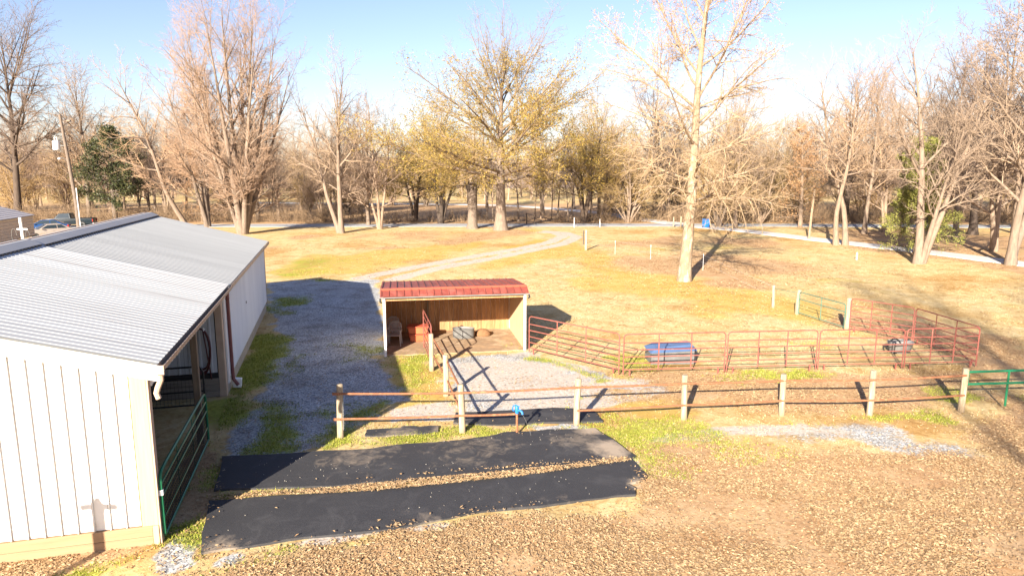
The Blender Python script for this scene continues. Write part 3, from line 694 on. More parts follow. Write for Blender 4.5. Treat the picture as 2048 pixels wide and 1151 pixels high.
for xx in ((-.105, -.083), (SWD + .083, SWD + .105)):
    MB().prism([(-.09, KZ - .23), (-.09, KZ - .16), (.36, KZ + .05), (SD + .15, HB + .06), (SD + .15, HB - .06), (.36, KZ - .07)], 'x', *xx).build('edge_trim', M['red_roof'], shed)
gt = MB().tube([(-.14, -.11, KZ - .22), (SWD * .5, -.11, KZ - .214), (SWD + .14, -.11, KZ - .22)], .022, 8).build('gutter', M['grey_plastic'], shed, True)
MB().tube([(-.10, -.11, KZ - .22), (-.10, -.10, KZ - .36), (-.06, -.04, KZ - .40)], .03, 7).build('elbow', M['black_plastic'], gt)
MB().tube([(SWD + .10, -.11, KZ - .22), (SWD + .14, -.10, KZ - .34), (SWD + .09, -.04, KZ - .38)], .03, 7).build('elbow', M['black_plastic'], gt)

# things in the shed
def chair(loc, rz, label, group):
    t = thing('plastic_chair', label, 'chair', loc, rz, group); m = M['chair_plastic']
    MB().prism([(-.23, -.22), (.23, -.22), (.21, .2), (-.21, .2)], 'z', .40, .435).build('seat', m, t, bevel=.01)
    for sx in (-1, 1):
        MB().tube([(sx * .26, -.24, 0), (sx * .235, -.21, .42), (sx * .27, -.2, .62)], .024, 6, rs=[.022, .03, .022]).build('leg', m, t, True)
        MB().tube([(sx * .25, .26, 0), (sx * .215, .2, .42)], .026, 6, rs=[.022, .032]).build('leg', m, t, True)
        MB().tube([(sx * .27, -.23, .62), (sx * .29, -.05, .645), (sx * .24, .2, .63)], .03, 6).build('armrest', m, t, True)
    bk = MB().tube([(-.22, .2, .43), (-.235, .25, .62), (-.21, .29, .80), (-.10, .31, .88), (.10, .31, .88), (.21, .29, .80), (.235, .25, .62), (.22, .2, .43)], .024, 6).build('backrest', m, t, True)
    for k in range(-3, 4): MB().tube([(k * .045, .2, .43), (k * .055, .27, .64), (k * .045, .31, .87)], .014, 5).build('slat', m, bk)
    return t
c1 = SPt(.36, 1.55, .03); chair(c1, SA + R(-8), 'front grey plastic armchair of the pair just inside the shed', 'grey plastic armchairs in the shed')
c2 = SPt(.33, 2.45, .03); chair(c2, SA + R(4), 'rear grey plastic armchair, behind the other one in the shed', 'grey plastic armchairs in the shed')
def bin_(loc, rz, label):
    t = thing('plastic_bin', label, 'bin', loc, rz, 'orange red bins stacked in the shed')
    MB().prism([(-.36, 0), (.36, 0), (.41, .27), (-.41, .27)], 'y', -.25, .25).build('body', M['red_plastic'], t, bevel=.02)
    MB().box(-.43, .43, -.29, .29, .275, .31).build('lid', M['red_cap'], t, bevel=.01)
bin_(SPt(1.32, 2.15, .03), SA + R(5), 'lower orange red plastic bin standing on the shed floor')
bin_(SPt(1.30, 2.15, .345), SA + R(-4), 'upper orange red plastic bin on top of the other one')
tk = thing('stock_tank', 'oval galvanised stock tank standing in the middle of the shed', 'stock tank', SPt(3.15, 2.3, .03), SA + R(-14)); tk.scale = (.78, .78, .85)
MB().lathe([(.30, .0), (.40, .0), (.42, .04), (.425, .25), (.43, .44), (.45, .47), (.43, .49), (.41, .46), (.40, .1), (.0, .08)], 24, sx=1.35, sy=.75).build('tank_body', M['galv'], tk, True)
MB().lathe([(.0, .40), (.405, .405)], 24, sx=1.35, sy=.75).build('water', M['grey_plastic'], tk)
mb = MB(); mb.lathe([(.0, .30), (.14, .27), (.25, .18), (.29, .08), (.27, 0)], 14, sx=1.15, sy=.8)
tag(mb.build('feed_sack', M['sack'], None, True), 'brown slumped feed sack beside the stock tank in the shed', 'sack').location = SPt(3.98, 2.55, .03)

# ---------------------------------------------------------------- post and pipe fences
def post_mesh(h, r, seed):
    rr = random.Random(seed); mb = MB(); lx, ly = rr.uniform(-.045, .045), rr.uniform(-.03, .03); kx = rr.uniform(-.02, .02)
    rs = [r * 1.04, r, r * .98, r * .97, r * .93, r * .82]; zs = [-.2, .1, h * .5, h - .05, h - .015, h]
    mb.tube([(lx * z / h + kx * math.sin(3 * z / h), ly * z / h, z) for z in zs], r, 12, True, rs)
    return mb.mesh('post', M['post_wood'], True)
def fence_post(parent, x, y, h, seed, r=.088):
    o = link('post', post_mesh(h, r, seed), parent); o.location = (x, y, 0); return o
def pipe_rail(parent, pts, sag=.012, r=.03):
    P = []
    for (a, b) in zip(pts[:-1], pts[1:]):
        for k in range(4): t = k / 4; P.append((a[0] + (b[0] - a[0]) * t, a[1] + (b[1] - a[1]) * t, a[2] + (b[2] - a[2]) * t - sag * math.sin(math.pi * t)))
    P.append(pts[-1]); return MB().tube(P, r, 7).build('rail', M['rust_pipe'], parent, True)
posts = [(-4.44, 16.78, 1.43), (-1.31, 17.11, 1.32), (1.76, 17.72, 1.29), (4.78, 18.10, 1.28), (7.62, 18.42, 1.22), (10.12, 18.45, 1.30), (12.91, 18.76, 1.27)]
F = thing('pipe_fence', 'wood post fence with two rusty pipe rails running across the yard to the green gate', 'fence', (0, 0, 0))
for i, (x, y, h) in enumerate(posts):
    o = fence_post(F, x, y, h, i); 
    if i in (0, 6): o['label'] = 'end post by the gravel lane' if i == 0 else 'end post at the green gate'
fy = -.075
def on(i, z): return (posts[i][0], posts[i][1] + fy, z)
tops = [1.21, 1.12, 1.07, 1.06, 1.04, 1.05, 1.09]; lows = [.53, .50, .42, .44, .46, .46, .50]
tp = [(-4.50, 16.78 + fy, 1.21)] + [on(i, tops[i]) for i in range(1, 7)]
for a, b in zip(tp[:-1], tp[1:]): pipe_rail(F, [a, b])
pipe_rail(F, [(-4.50, 16.78 + fy, .53), on(1, .50)]); pipe_rail(F, [on(1, .505), (.10, 17.33 + fy, .47)])
for i in range(2, 6): pipe_rail(F, [on(i, lows[i]), on(i + 1, lows[i + 1])])
for z in (1.21, .53): MB().box(-4.58, -4.40, 16.68, 16.70, z - .035, z + .035).build('bracket', M['rust_pipe'], F)
ch = thing('chain', 'pale chain hanging down the end post by the gravel lane', 'chain', (-4.33, 16.71, .35))
rr = random.Random(2)
mb = MB()
for k in range(22):
    a = Matrix.Translation((rr.uniform(-.006, .006), 0, .62 - k * .034)) @ Matrix.Rotation(R(90 * (k % 2)), 4, 'Z')
    pts = [a @ Vector((.012 * math.cos(t), 0, .024 * math.sin(t))) for t in [2 * math.pi * j / 6 for j in range(7)]]
    mb.tube(pts, .005, 4, False)
mb.build('links', M['chain'], ch)
F2 = thing('pipe_fence', 'short side fence of two wood posts and rusty pipe rails leading to the shed', 'fence', (0, 0, 0))
fence_post(F2, -2.03, 20.15, 1.29, 11); fence_post(F2, -2.78, 22.82, 1.30, 12)
for h in (1.10, .50):
    pipe_rail(F2, [(-1.31, 17.2, h), (-1.97, 20.12, h - .02)]); pipe_rail(F2, [(-1.96, 20.14, h), (-2.70, 22.80, h + .02)])
# far fence with the old green gate
F3 = thing('post_fence', 'three weathered posts at the back of the corral carrying an old green pipe gate', 'fence', (0, 0, 0))
fence_post(F3, 13.19, 33.84, 1.15, 21, .085); fence_post(F3, 13.72, 32.2, 1.20, 22, .095); fence_post(F3, 14.50, 28.89, 1.42, 23, .1)
MB().tube([(13.19, 33.8, 1.0), (13.72, 32.2, 1.05)], .015, 5).build('rail', M['green_old'], F3)
panel((13.74, 32.08), (14.46, 29.02), 'old dull green pipe gate hanging between the posts at the back of the corral', 'farm_gate', 'green_old', 1.12, (.12, .78), (.5,), None, .12, .024, False, 'gate', False)
# green gate on the right
def right_gate():
    t = thing('farm_gate', 'bright green pipe gate at the right end of the pipe rail fence', 'gate', (13.02, 18.78, 0), R(4)); m = M['green_tube']
    for z, zb in ((1.16, 1.20), (.80, .82)): MB().tube([(0, 0, z), (3.9, 0, zb)], .035, 8).build('rail', m, t, True)
    MB().tube([(1.22, 0, .12), (1.22, 0, 1.17)], .03, 7).build('upright', m, t, True)
    MB().tube([(3.9, 0, .05), (3.9, 0, 1.25)], .035, 7).build('upright', m, t, True)
    MB().tube([(0, 0, .76), (0, 0, 1.2)], .03, 7).build('upright', m, t, True)
right_gate()
# ---------------------------------------------------------------- rubber mats
def rubber():
    m = mat('rubber', (.040, .040, .044), (.029, .029, .033), 30, .75, detail=6, spec=.35, bump=.3); nt = m.node_tree; b = nt.nodes['Principled BSDF']
    vec = coords(nt); src = b.inputs['Base Color'].links[0].from_socket
    a = nt.nodes.new('ShaderNodeAttribute'); a.attribute_name = 'dust'
    d = ramp(nt, math_(nt, 'MULTIPLY_ADD', math_(nt, 'SUBTRACT', noise(nt, 3.2, 7, .7, vec, .6), .5), 1.3, a.outputs['Fac']), [(.22, (0, 0, 0)), (.9, (1, 1, 1))])
    c = mixc(nt, math_(nt, 'MULTIPLY', d, .8), src, (.40, .32, .24))
    c = mixc(nt, math_(nt, 'MULTIPLY', ramp(nt, noise(nt, 1.1, 7, .75, vec, 1.2), [(.5, (0, 0, 0)), (.7, (1, 1, 1))]), .16), c, (.17, .165, .17))
    nt.links.new(c, b.inputs['Base Color']); return m
M['rubber'] = rubber()
def rubber_mat(name, poly, label, seed, dust=(), group=None, hz=.045):
    rr = random.Random(seed); out = []
    n = len(poly)
    for i in range(n):
        a = Vector(poly[i]); b = Vector(poly[(i + 1) % n]); L = (b - a).length; k = max(1, int(L / .3)); nn = Vector((-(b - a).y, (b - a).x)).normalized()
        for j in range(k): t = j / k; out.append(a.lerp(b, t) + nn * (rr.uniform(-.018, .018) + .03 * math.sin(t * L * 1.3 + seed)) * (1 if j else 0))
    # grid clipped to the outline so that the sheet can carry ripples
    bm = bmesh.new(); top = [bm.verts.new((p.x, p.y, 0)) for p in out]; f = bm.faces.new(top)
    if f.normal.z < 0: f.normal_flip()
    xs = [p.x for p in out]; ys = [p.y for p in out]
    for k in range(1, int((max(xs) - min(xs)) / .22)):
        bmesh.ops.bisect_plane(bm, geom=bm.verts[:] + bm.edges[:] + bm.faces[:], plane_co=(min(xs) + k * .22, 0, 0), plane_no=(1, 0, 0))
    for k in range(1, int((max(ys) - min(ys)) / .22)):
        bmesh.ops.bisect_plane(bm, geom=bm.verts[:] + bm.edges[:] + bm.faces[:], plane_co=(0, min(ys) + k * .22, 0), plane_no=(0, 1, 0))
    edge = [e for e in bm.edges if len(e.link_faces) == 1]
    r = bmesh.ops.extrude_edge_only(bm, edges=edge)
    low = [v for v in r['geom'] if isinstance(v, bmesh.types.BMVert)]; lows = set(low)
    for v in bm.verts:
        if v in lows: v.co.z = -.04
        else: v.co.z = hz + .06 * (float(fbm(np.array([v.co.x * 1.1]), np.array([v.co.y * 1.4]), seed)[0]) - .4)
    bmesh.ops.recalc_face_normals(bm, faces=bm.faces)
    me = bpy.data.meshes.new(name); bm.to_mesh(me); bm.free(); me.materials.append(M['rubber'])
    me.polygons.foreach_set('use_smooth', np.ones(len(me.polygons), bool)); me.set_sharp_from_angle(angle=R(40))
    co = np.zeros(len(me.vertices) * 3, np.float32); me.vertices.foreach_get('co', co); co = co.reshape(-1, 3)
    d = np.zeros(len(co))
    for (dx, dy, dr, da) in dust: d = np.maximum(d, da * np.clip(1.3 - np.hypot(co[:, 0] - dx, co[:, 1] - dy) / dr, 0, 1))
    at = me.attributes.new('dust', 'FLOAT', 'POINT'); at.data.foreach_set('value', d.astype(np.float32))
    return tag(link(name, me), label, 'rubber mat', group)
rubber_mat('rubber_mat', [(-6.40, 13.72), (-3.6, 14.02), (-.4, 14.6), (2.70, 15.28), (2.98, 15.50), (2.55, 16.6), (2.22, 17.36), (1.0, 17.28), (-.2, 17.02), (-1.0, 16.66), (-3.2, 16.1), (-5.1, 15.72), (-6.98, 15.50)],
           'long black rubber mat with dusty rippled right end, lying nearer the post fence', 1, [(2.35, 16.0, .55, 1.0), (2.1, 17.2, .4, 1.1), (2.5, 15.6, .4, 1.0), (1.6, 16.4, .9, .35), (-1.0, 16.0, 1.6, .3), (-3.6, 15.5, 1.2, .35)])
rubber_mat('rubber_mat', [(-5.60, 11.31), (-4.2, 11.75), (-2.2, 12.15), (-.9, 12.72), (.9, 13.15), (2.2, 13.5), (2.62, 13.52), (2.66, 13.85), (2.50, 14.05), (2.78, 14.12), (3.06, 14.42), (2.86, 15.34), (.0, 14.45), (-3.1, 13.75), (-6.32, 13.28)],
           'long clean black rubber mat in front, beside the fallen leaves', 2, [(2.85, 14.0, .35, .9), (-5.3, 11.5, .5, .5), (-1.7, 12.5, .6, .3), (.9, 13.3, .5, .25)])
rubber_mat('rubber_mat', [(-1.60, 17.72), (-.3, 17.62), (.7, 17.78), (1.6, 17.80), (2.5, 17.86), (2.3, 18.75), (1.2, 18.92), (.2, 18.70), (-1.60, 18.55)],
           'black rubber mat behind the blue hydrant, under the pipe rail fence', 3, [(1.3, 18.2, .5, .3), (-1.4, 18.1, .5, .4)])
rubber_mat('rubber_mat', [(-3.83, 16.85), (-2.9, 16.88), (-1.95, 17.12), (-1.98, 17.5), (-2.2, 17.52), (-2.55, 17.42), (-2.6, 17.5), (-2.95, 17.48), (-3.0, 17.36), (-3.45, 17.34), (-3.86, 17.26)],
           'small torn black rubber mat between the two left posts of the pipe rail fence', 4, [(-2.9, 16.9, .6, .6), (-2.0, 17.3, .3, .6)])
# hydrant
hy = thing('yard_hydrant', 'yard hydrant with blue pump head on a rusty standpipe beside the rubber mats', 'hydrant', (.13, 17.02, 0))
MB().tube([(0, 0, -.1), (0, 0, .62)], .032, 10).build('standpipe', M['rust_pipe'], hy, True)
hd = MB().tube([(0, 0, .57), (0, 0, .66), (0, 0, .74), (.0, 0, .78)], .05, 10, True, [.045, .06, .05, .03]).build('head', M['hydrant_blue'], hy, True)
MB().tube([(.0, -.01, .66), (.08, -.05, .67), (.13, -.09, .64), (.145, -.10, .58)], .03, 8).build('spout', M['hydrant_blue'], hd, True)
MB().tube([(.03, .02, .76), (-.03, 0, .80), (-.10, 0, .775), (-.12, 0, .69), (-.085, 0, .64)], .016, 7).build('lever', M['hydrant_blue'], hd, True)
MB().tube([(-.06, 0, .76), (.07, 0, .765)], .02, 7).build('pivot', M['hydrant_blue'], hd, True)
MB().tube([(.14, -.1, .58), (.22, -.12, .44), (.33, -.16, .16), (.37, -.2, .02)], .004, 5).build('wire', M['galv'], hy)
# second hydrant left of the frame throws its shadow on the white wall
h2 = thing('yard_hydrant', 'yard hydrant with pump handle standing in front of the white barn wall', 'hydrant', (-8.62, 8.42, 0), R(10))
MB().tube([(0, 0, -.1), (0, 0, 2.06)], .08, 10).build('standpipe', M['rust_pipe'], h2, True)
hd = MB().tube([(0, 0, 2.0), (0, 0, 2.1), (0, 0, 2.2), (0, 0, 2.28)], .09, 10, True, [.08, .10, .06, .03]).build('head', M['hydrant_blue'], h2, True)
MB().tube([(.0, 0, 2.11), (.12, 0, 2.11), (.27, 0, 2.08)], .055, 8).build('spout', M['hydrant_blue'], hd, True)
MB().tube([(0, 0, 2.11), (-.12, 0, 2.13), (-.25, 0, 2.12)], .05, 7).build('lever', M['hydrant_blue'], hd, True)

# ---------------------------------------------------------------- feeder, tub, bin
fd = thing('feeder', 'low grey feeder box with sloping blue lid inside the red corral', 'feeder', (4.95, 23.5, 0), R(3))
MB().prism([(0, 0), (1.62, 0), (1.60, .50), (.02, .43)], 'y', 0, .95).build('body', M['galv'], fd, bevel=.02)
for z in (.14, .30): MB().box(.06, 1.58, -.025, -.002, z, z + .04).build('band', M['galv'], fd)
mb = MB(); mb.add([(-.05, -.04, .43), (1.66, -.04, .51), (1.66, .99, .53), (-.05, .99, .45), (.20, .20, .56), (1.56, .34, .66), (1.56, .86, .66), (.26, .86, .60)],
                  [(0, 1, 5, 4), (1, 2, 6, 5), (2, 3, 7, 6), (3, 0, 4, 7), (4, 5, 6, 7), (3, 2, 1, 0)])
mb.build('lid', M['blue_plastic'], fd, bevel=.015)
tb = thing('feed_tub', 'round grey tub with black rim behind the right end of the corral', 'tub', (14.75, 25.2, 0), R(12)); tb.scale = (.85, .85, .85)
MB().lathe([(.36, .0), (.40, .03), (.50, .46), (.53, .50), (.50, .52), (.47, .48), (.37, .08), (.0, .06)], 22, sx=1.15, sy=.85).build('body', M['grey_plastic'], tb, True)
mb = MB(); mb.tube([(-.5 + .34 * math.cos(a), -.2, .36 + .34 * math.sin(a)) for a in [math.pi * (-.5 + 1.55 * k / 14) for k in range(15)]], .035, 7)
mb.build('hoop', M['black_plastic'], tb, True)
bn = thing('wheelie_bin', 'blue wheeled bin standing beside the road behind the pale barked tree', 'bin', (23.6, 83.2, 0), R(15))
MB().prism([(-.26, .1), (.26, .1), (.34, 1.0), (-.34, 1.0)], 'y', -.36, .36).build('body', M['hydrant_blue'], bn, bevel=.03)
MB().prism([(-.37, 1.003), (.37, 1.003), (.33, 1.08), (-.33, 1.08)], 'y', -.4, .38).build('lid', M['hydrant_blue'], bn, bevel=.02)
for s in (-1, 1): MB().tube([(s * .2, .34, .11), (s * .29, .34, .11)], .11, 10).build('wheel', M['black_plastic'], bn)
# small posts
def single_post(x, y, h, r, label, m='post_wood', name='fence_post', group=None, cap=None):
    t = thing(name, label, 'post', (x, y, 0), 0, group); MB().tube([(0, 0, -.2), (0, 0, h - .03), (.01, 0, h)], r, 8, True, [r, r * .95, r * .8]).build('shaft', M[m], t, True)
    if cap: MB().tube([(0, 0, h - .12), (0, 0, h + .02)], r * 2.2, 7).build('insulator', M[cap], t)
    return t
single_post(6.46, 59.3, 1.75, .11, 'weathered wood post standing alone beside the curve of the gravel tracks')
single_post(6.75, 64.2, 1.3, .06, 'thin dark post just behind the lone wood post by the gravel tracks', 'bark_dark')
for (x, y, l) in ((13.3, 47.1, 'white topped step-in fence post just right of the pale barked tree trunk'), (10.85, 53.1, 'white topped step-in fence post left of the pale barked tree trunk'), (8.56, 56.4, 'white topped step-in fence post between the lone wood post and the pale barked tree')):
    single_post(x, y, 1.1, .009, l, 'label_white', 'step_in_post', 'step-in posts of the electric fence', 'label_white')
for (x, y, h, l) in ((19.9, 84.2, 1.25, 'left of two short pale posts at the road junction behind the pale barked tree'), (20.8, 84.2, 1.3, 'right of two short pale posts at the road junction behind the pale barked tree')):
    single_post(x, y, h, .09, l)
for (x, y, h, l) in ((1.9, 88.5, 1.5, 'left of two dark posts at the far road right of the big oak'), (2.9, 88.5, 1.5, 'right of two dark posts at the far road right of the big oak'), (7.6, 83.5, 1.2, 'thin white marker post at the road edge between oak and gravel tracks'), (10.8, 84.0, 1.0, 'short white marker stake by the road above the lone wood post')):
    single_post(x, y, h, .08 if h > 1.3 else .04, l, 'bark_dark' if h > 1.3 else 'label_white')
single_post(26.9, 52.9, .55, .06, 'short white stub post beside the lane in front of the green cedar', 'label_white')
single_post(27.3, 74.4, .8, .07, 'short pale stub post between the road and the lane near the thin pole', 'post_wood')
tw = thing('wire_strand', 'thin electric fence wire strung between the white topped step-in posts', 'wire')
for z in (.55, 1.05): MB().tube([(6.46, 59.3, z), (8.56, 56.4, z), (10.85, 53.1, z), (13.3, 47.1, z), (13.19, 33.84, z)], .0025, 3, False).build('strand', M['label_white'], tw)

# ---------------------------------------------------------------- poles
up = thing('utility_pole', 'weathered utility pole with white transformer behind the barn roof', 'utility pole', (-52.9, 83.4, 0), R(10))
MB().tube([(0, 0, -.3), (.0, 0, 3), (-.35, 0, 8), (-.75, 0, 13.4)], .2, 10, True, [.24, .22, .19, .14]).build('pole_shaft', M['bark_grey'], up, True)
tr = MB().lathe([(.0, 0), (.36, .0), (.38, .06), (.38, .95), (.34, 1.05), (.12, 1.1), (.0, 1.12)], 14, c=(-1.45, -.1, 9.3)).build('transformer', M['label_white'], up, True)
for k in (-.12, .14): MB().lathe([(.04, 1.1), (.07, 1.2), (.04, 1.3), (.07, 1.38), (.02, 1.5)], 8, c=(-1.45 + k, -.1, 9.3)).build('bushing', M['label_white'], tr, True)
MB().box(-1.1, -.45, -.14, -.04, 9.75, 9.85).build('bracket', M['galv'], up)
lm = MB().tube([(-.4, 0, 8.0), (-.9, -.1, 8.4), (-1.15, -.15, 8.35)], .04, 6).build('lamp_arm', M['galv'], up, True)
MB().lathe([(.0, .12), (.12, .08), (.18, -.05), (.14, -.14), (.0, -.18)], 10, c=(-1.25, -.16, 8.3)).build('lamp_head', M['label_white'], lm, True)
MB().tube([(.24, -.08, 0), (.21, -.08, 4.8)], .05, 6).build('conduit', M['label_white'], up)
MB().box(-.10, .32, -.2, .2, 12.6, 12.75).build('crossarm', M['bark_grey'], up)
pp = thing('utility_pole', 'thin pale bare pole beside the lane on the right', 'utility pole', (30.1, 69.1, 0))
MB().tube([(0, 0, -.3), (.1, 0, 2.5), (.25, 0, 5.0)], .12, 8, True, [.14, .12, .09]).build('pole_shaft', M['bark_pale'], pp, True)
gd = thing('drainpipe_mast', 'white pipe mast with coiled cable loops standing between barn and carport', 'mast', (-30.5, 42.6, 0))
MB().tube([(-.02, 0, -.2), (-.06, 0, 2.0), (-.12, 0, 3.95)], .09, 10).build('pipe', M['white_trim'], gd, True)
MB().box(-.36, .3, -.06, -.02, 3.2, 3.28).build('crossbar', M['white_trim'], gd)
for (cx, r) in ((-.52, .27), (.32, .2)):
    MB().tube([(cx + r * .6 * math.cos(a), -.12, 2.85 + r * 1.6 * math.sin(a)) for a in [2 * math.pi * k / 14 for k in range(13)]], .011, 5).build('cable_loop', M['galv'], gd, True)

# ---------------------------------------------------------------- carport
M['carport_roof'] = mat('carport_roof', (.42, .40, .42), (.36, .345, .36), 2, .6, spec=.1); M['carport_side'] = mat('carport_side', (.66, .55, .46), (.60, .50, .41), 2, .6)
cp = thing('carport', 'low carport with grey ribbed roof and brown metal side left of the barn', 'carport', (-42.0, 60.0, 0), BA)
for k in range(7):
    z = 1.25 + k * .245
    MB().prism([(0, z), (.03, z + .03), (.03, z + .22), (0, z + .24)], 'y', -14, 0).build('side_panel', M['carport_side'], cp)
MB().box(-.03, -.01, -13.98, -.02, 1.2, 2.95).build('side_lining', M['panel_gap'], cp)
for y0 in (-13.95, -.06):
    MB().prism([(0, 1.25), (-.9, 1.7), (-3, 1.9), (-5.1, 1.7), (-6, 1.25), (-6, 2.95), (-3, 3.9), (0, 2.95)], 'y', y0, y0 + .03).build('gable_panel', M['carport_side'], cp)
for s, x0 in ((-1, .15), (1, -6.15)):
    n = 9
    for k in range(n):
        a, b = k / n, (k + 1) / n; xx = lambda t: x0 + s * 3.15 * t; zz = lambda t: 2.97 + .95 * t
        MB().prism([(xx(a), zz(a)), (xx(b) - s * .02, zz(b)), (xx(b) - s * .02, zz(b) + .03), (xx(a) + s * .03, zz(a) + .065), (xx(a), zz(a) + .03)], 'y', -14.1, .12).build('roof_panel', M['carport_roof'], cp)
for y in (-.08, -3.5, -7, -10.5, -13.9):
    for x in (-.08, -5.9): MB().box(x - .05, x + .05, y - .05, y + .05, -.1, 2.95).build('leg', M['grey_plastic'], cp)
sk = thing('storage_drum', 'rusty red drum standing in the shade under the carport', 'drum', (-42.3, 56.2, 0))
MB().lathe([(.42, 0), (.42, .5), (.44, .52), (.42, .54), (.42, 1.1), (.44, 1.14), (.40, 1.14), (.0, 1.1)], 14).build('body', M['rust_pipe'], sk, True)
MB().lathe([(.05, 1.1), (.05, 1.17), (0, 1.17)], 8, c=(.2, .1, 0)).build('bung', M['rust_pipe'], sk)
hs = thing('house_roof', 'grey roof corner of a building behind the carport at the left edge', 'house', (-60, 66, 0))
MB().prism([(-12, 2.5), (-2, 2.5), (-2.2, 2.9), (-7, 5.6), (-12, 5.6)], 'y', 0, 8).build('roof', M['carport_roof'], hs)
MB().box(-12, -2.4, .3, 7.7, -.1, 2.49).build('wall', M['carport_side'], hs)

# ---------------------------------------------------------------- cars
M['glass'] = mat('glass', (.02, .03, .035), (.03, .04, .045), 2, .08, spec=.8); M['tyre'] = mat('tyre', (.02, .02, .02), (.03, .03, .03), 9, .9)
M['rim'] = mat('rim', (.55, .55, .56), (.45, .45, .46), 5, .3, .6); M['tail_red'] = mat('tail_red', (.45, .03, .02), (.38, .025, .02), 5, .3)
M['silver'] = mat('silver', (.42, .36, .31), (.40, .34, .29), 1, .3, .25, spec=.6); M['blue_car'] = mat('blue_car', (.012, .05, .16), (.010, .045, .14), 1, .2, .1, spec=.7)
M['dark_car'] = mat('dark_car', (.010, .018, .024), (.012, .02, .026), 1, .2, .1, spec=.7)
def loft(stations):
    """stations along x: (x, half width, z bottom, z top, tumble)"""
    mb = MB(); vs = []
    for x, hw, zb, zt, tu in stations:
        zm = zb + (zt - zb) * .62
        vs += [(x, -hw * .93, zb), (x, -hw, zb + (zt - zb) * .25), (x, -hw, zm), (x, -hw * tu, zt), (x, hw * tu, zt), (x, hw, zm), (x, hw, zb + (zt - zb) * .25), (x, hw * .93, zb)]
    n = len(stations); fs = [tuple(range(8))[::-1], tuple((n - 1) * 8 + k for k in range(8))]
    for i in range(n - 1):
        for k in range(8): k2 = (k + 1) % 8; fs.append((i * 8 + k, i * 8 + k2, (i + 1) * 8 + k2, (i + 1) * 8 + k))
    return mb.add(vs, fs)
def wheel(t, x, y, r, s):
    wh = bpy.data.objects.new('wheel', None); col.objects.link(wh); wh.parent = t; wh.location = (x, y, r)
    MB().lathe([(r * .6, -.11), (r * .95, -.11), (r, -.08), (r, .08), (r * .95, .11), (r * .6, .11)], 18, m=Matrix.Rotation(R(90), 4, 'X')).build('tyre', M['tyre'], wh, True)
    mb = MB(); mb.lathe([(0, .06), (r * .62, .06), (r * .64, .12), (r * .58, .12), (r * .54, .08)], 16, m=Matrix.Rotation(R(90 * s), 4, 'X'))
    for k in range(5):
        a = 2 * math.pi * k / 5; m = Matrix.Rotation(R(90 * s), 4, 'X') @ Matrix.Rotation(a, 4, 'Z'); mb.box(.02, r * .56, -.035, .035, .07, .10, m)
    mb.build('rim', M['rim'], wh)
def sedan(loc, rz, paint, label, name='parked_car'):
    t = thing(name, label, 'car', loc, rz, 'cars parked beside the carport'); m = M[paint]
    MB_ = loft([(-2.36, .70, .38, .72, .9), (-2.30, .84, .28, .86, .9), (-1.7, .90, .22, .98, .88), (-.9, .91, .2, .96, .9), (.5, .91, .2, .93, .9), (1.2, .90, .2, .90, .88), (1.9, .88, .22, .80, .85), (2.3, .80, .28, .66, .85), (2.42, .62, .36, .58, .9)])
    MB_.build('body', m, t, True)
    cab = MB().add([(-1.85, -.74, .95), (1.15, -.76, .9), (.25, -.60, 1.40), (-.95, -.60, 1.42), (-1.85, .74, .95), (1.15, .76, .9), (.25, .60, 1.40), (-.95, .60, 1.42)],
                   [(0, 1, 2, 3), (4, 7, 6, 5), (3, 2, 6, 7), (0, 3, 7, 4), (1, 5, 6, 2), (0, 4, 5, 1)])
    cab.build('cabin', m, t, bevel=.03)
    for s in (-1, 1):
        def sd(x, z): return (x, s * (.76 - (z - .92) * .315 + .006), z)
        for q in ([(-1.45, 1.0), (-.62, 1.0), (-.62, 1.36), (-.98, 1.36)], [(-.55, 1.0), (.84, 1.0), (.26, 1.34), (-.55, 1.36)]):
            MB().add([sd(*p) for p in q] + [(sd(*p)[0], sd(*p)[1] - s * .02, p[1]) for p in q], [(0, 1, 2, 3), (4, 7, 6, 5), (0, 4, 5, 1), (1, 5, 6, 2), (2, 6, 7, 3), (3, 7, 4, 0)]).build('side_window', M['glass'], t)
        wheel(t, 1.42, s * .80, .32, -s); wheel(t, -1.38, s * .80, .32, -s)
        MB().box(.78, .92, s * .86, s * 1.02, .95, 1.06).build('mirror', m, t, bevel=.02)
        MB().box(2.18, 2.36, min(s * .5, s * .80), max(s * .5, s * .80), .56, .68).build('headlight', M['rim'], t, bevel=.01)
        MB().box(-2.37, -2.2, min(s * .52, s * .86), max(s * .52, s * .86), .64, .80).build('tail_light', M['tail_red'], t, bevel=.01)
        MB().box(-.25, -.08, s * .905 - .012, s * .905 + .012, .80, .83).build('door_handle', M['rim'], t)
    MB().add([(1.13, -.68, .93), (1.13, .68, .93), (.29, .55, 1.38), (.29, -.55, 1.38)], [(0, 1, 2, 3)]).build('windscreen', M['glass'], t).location = (.012, 0, .012)
    MB().add([(-1.80, -.66, .98), (-1.80, .66, .98), (-1.0, .55, 1.39), (-1.0, -.55, 1.39)], [(0, 1, 2, 3)]).build('rear_window', M['glass'], t).location = (-.012, 0, .012)
    return t
sedan((-47.9, 70.6, 0), R(228), 'silver', 'silver beige sedan parked at the right end of the carport')
sedan((-52.6, 77.0, 0), R(205), 'blue_car', 'dark blue sedan parked behind the silver one')
pt = thing('pickup_truck', 'dark green black pickup truck parked with its tailgate beside the utility pole', 'pickup truck', (-54.4, 83.9, 0), R(195), 'cars parked beside the carport'); m = M['dark_car']
loft([(-2.9, .86, .5, 1.05, .98), (-2.85, .95, .42, 1.1, .98), (-.6, .97, .4, 1.12, .98), (1.0, .97, .4, 1.12, .95), (2.0, .96, .42, 1.08, .92), (2.7, .9, .45, 1.0, .9), (2.8, .8, .5, .9, .9)]).build('body', m, pt, True)
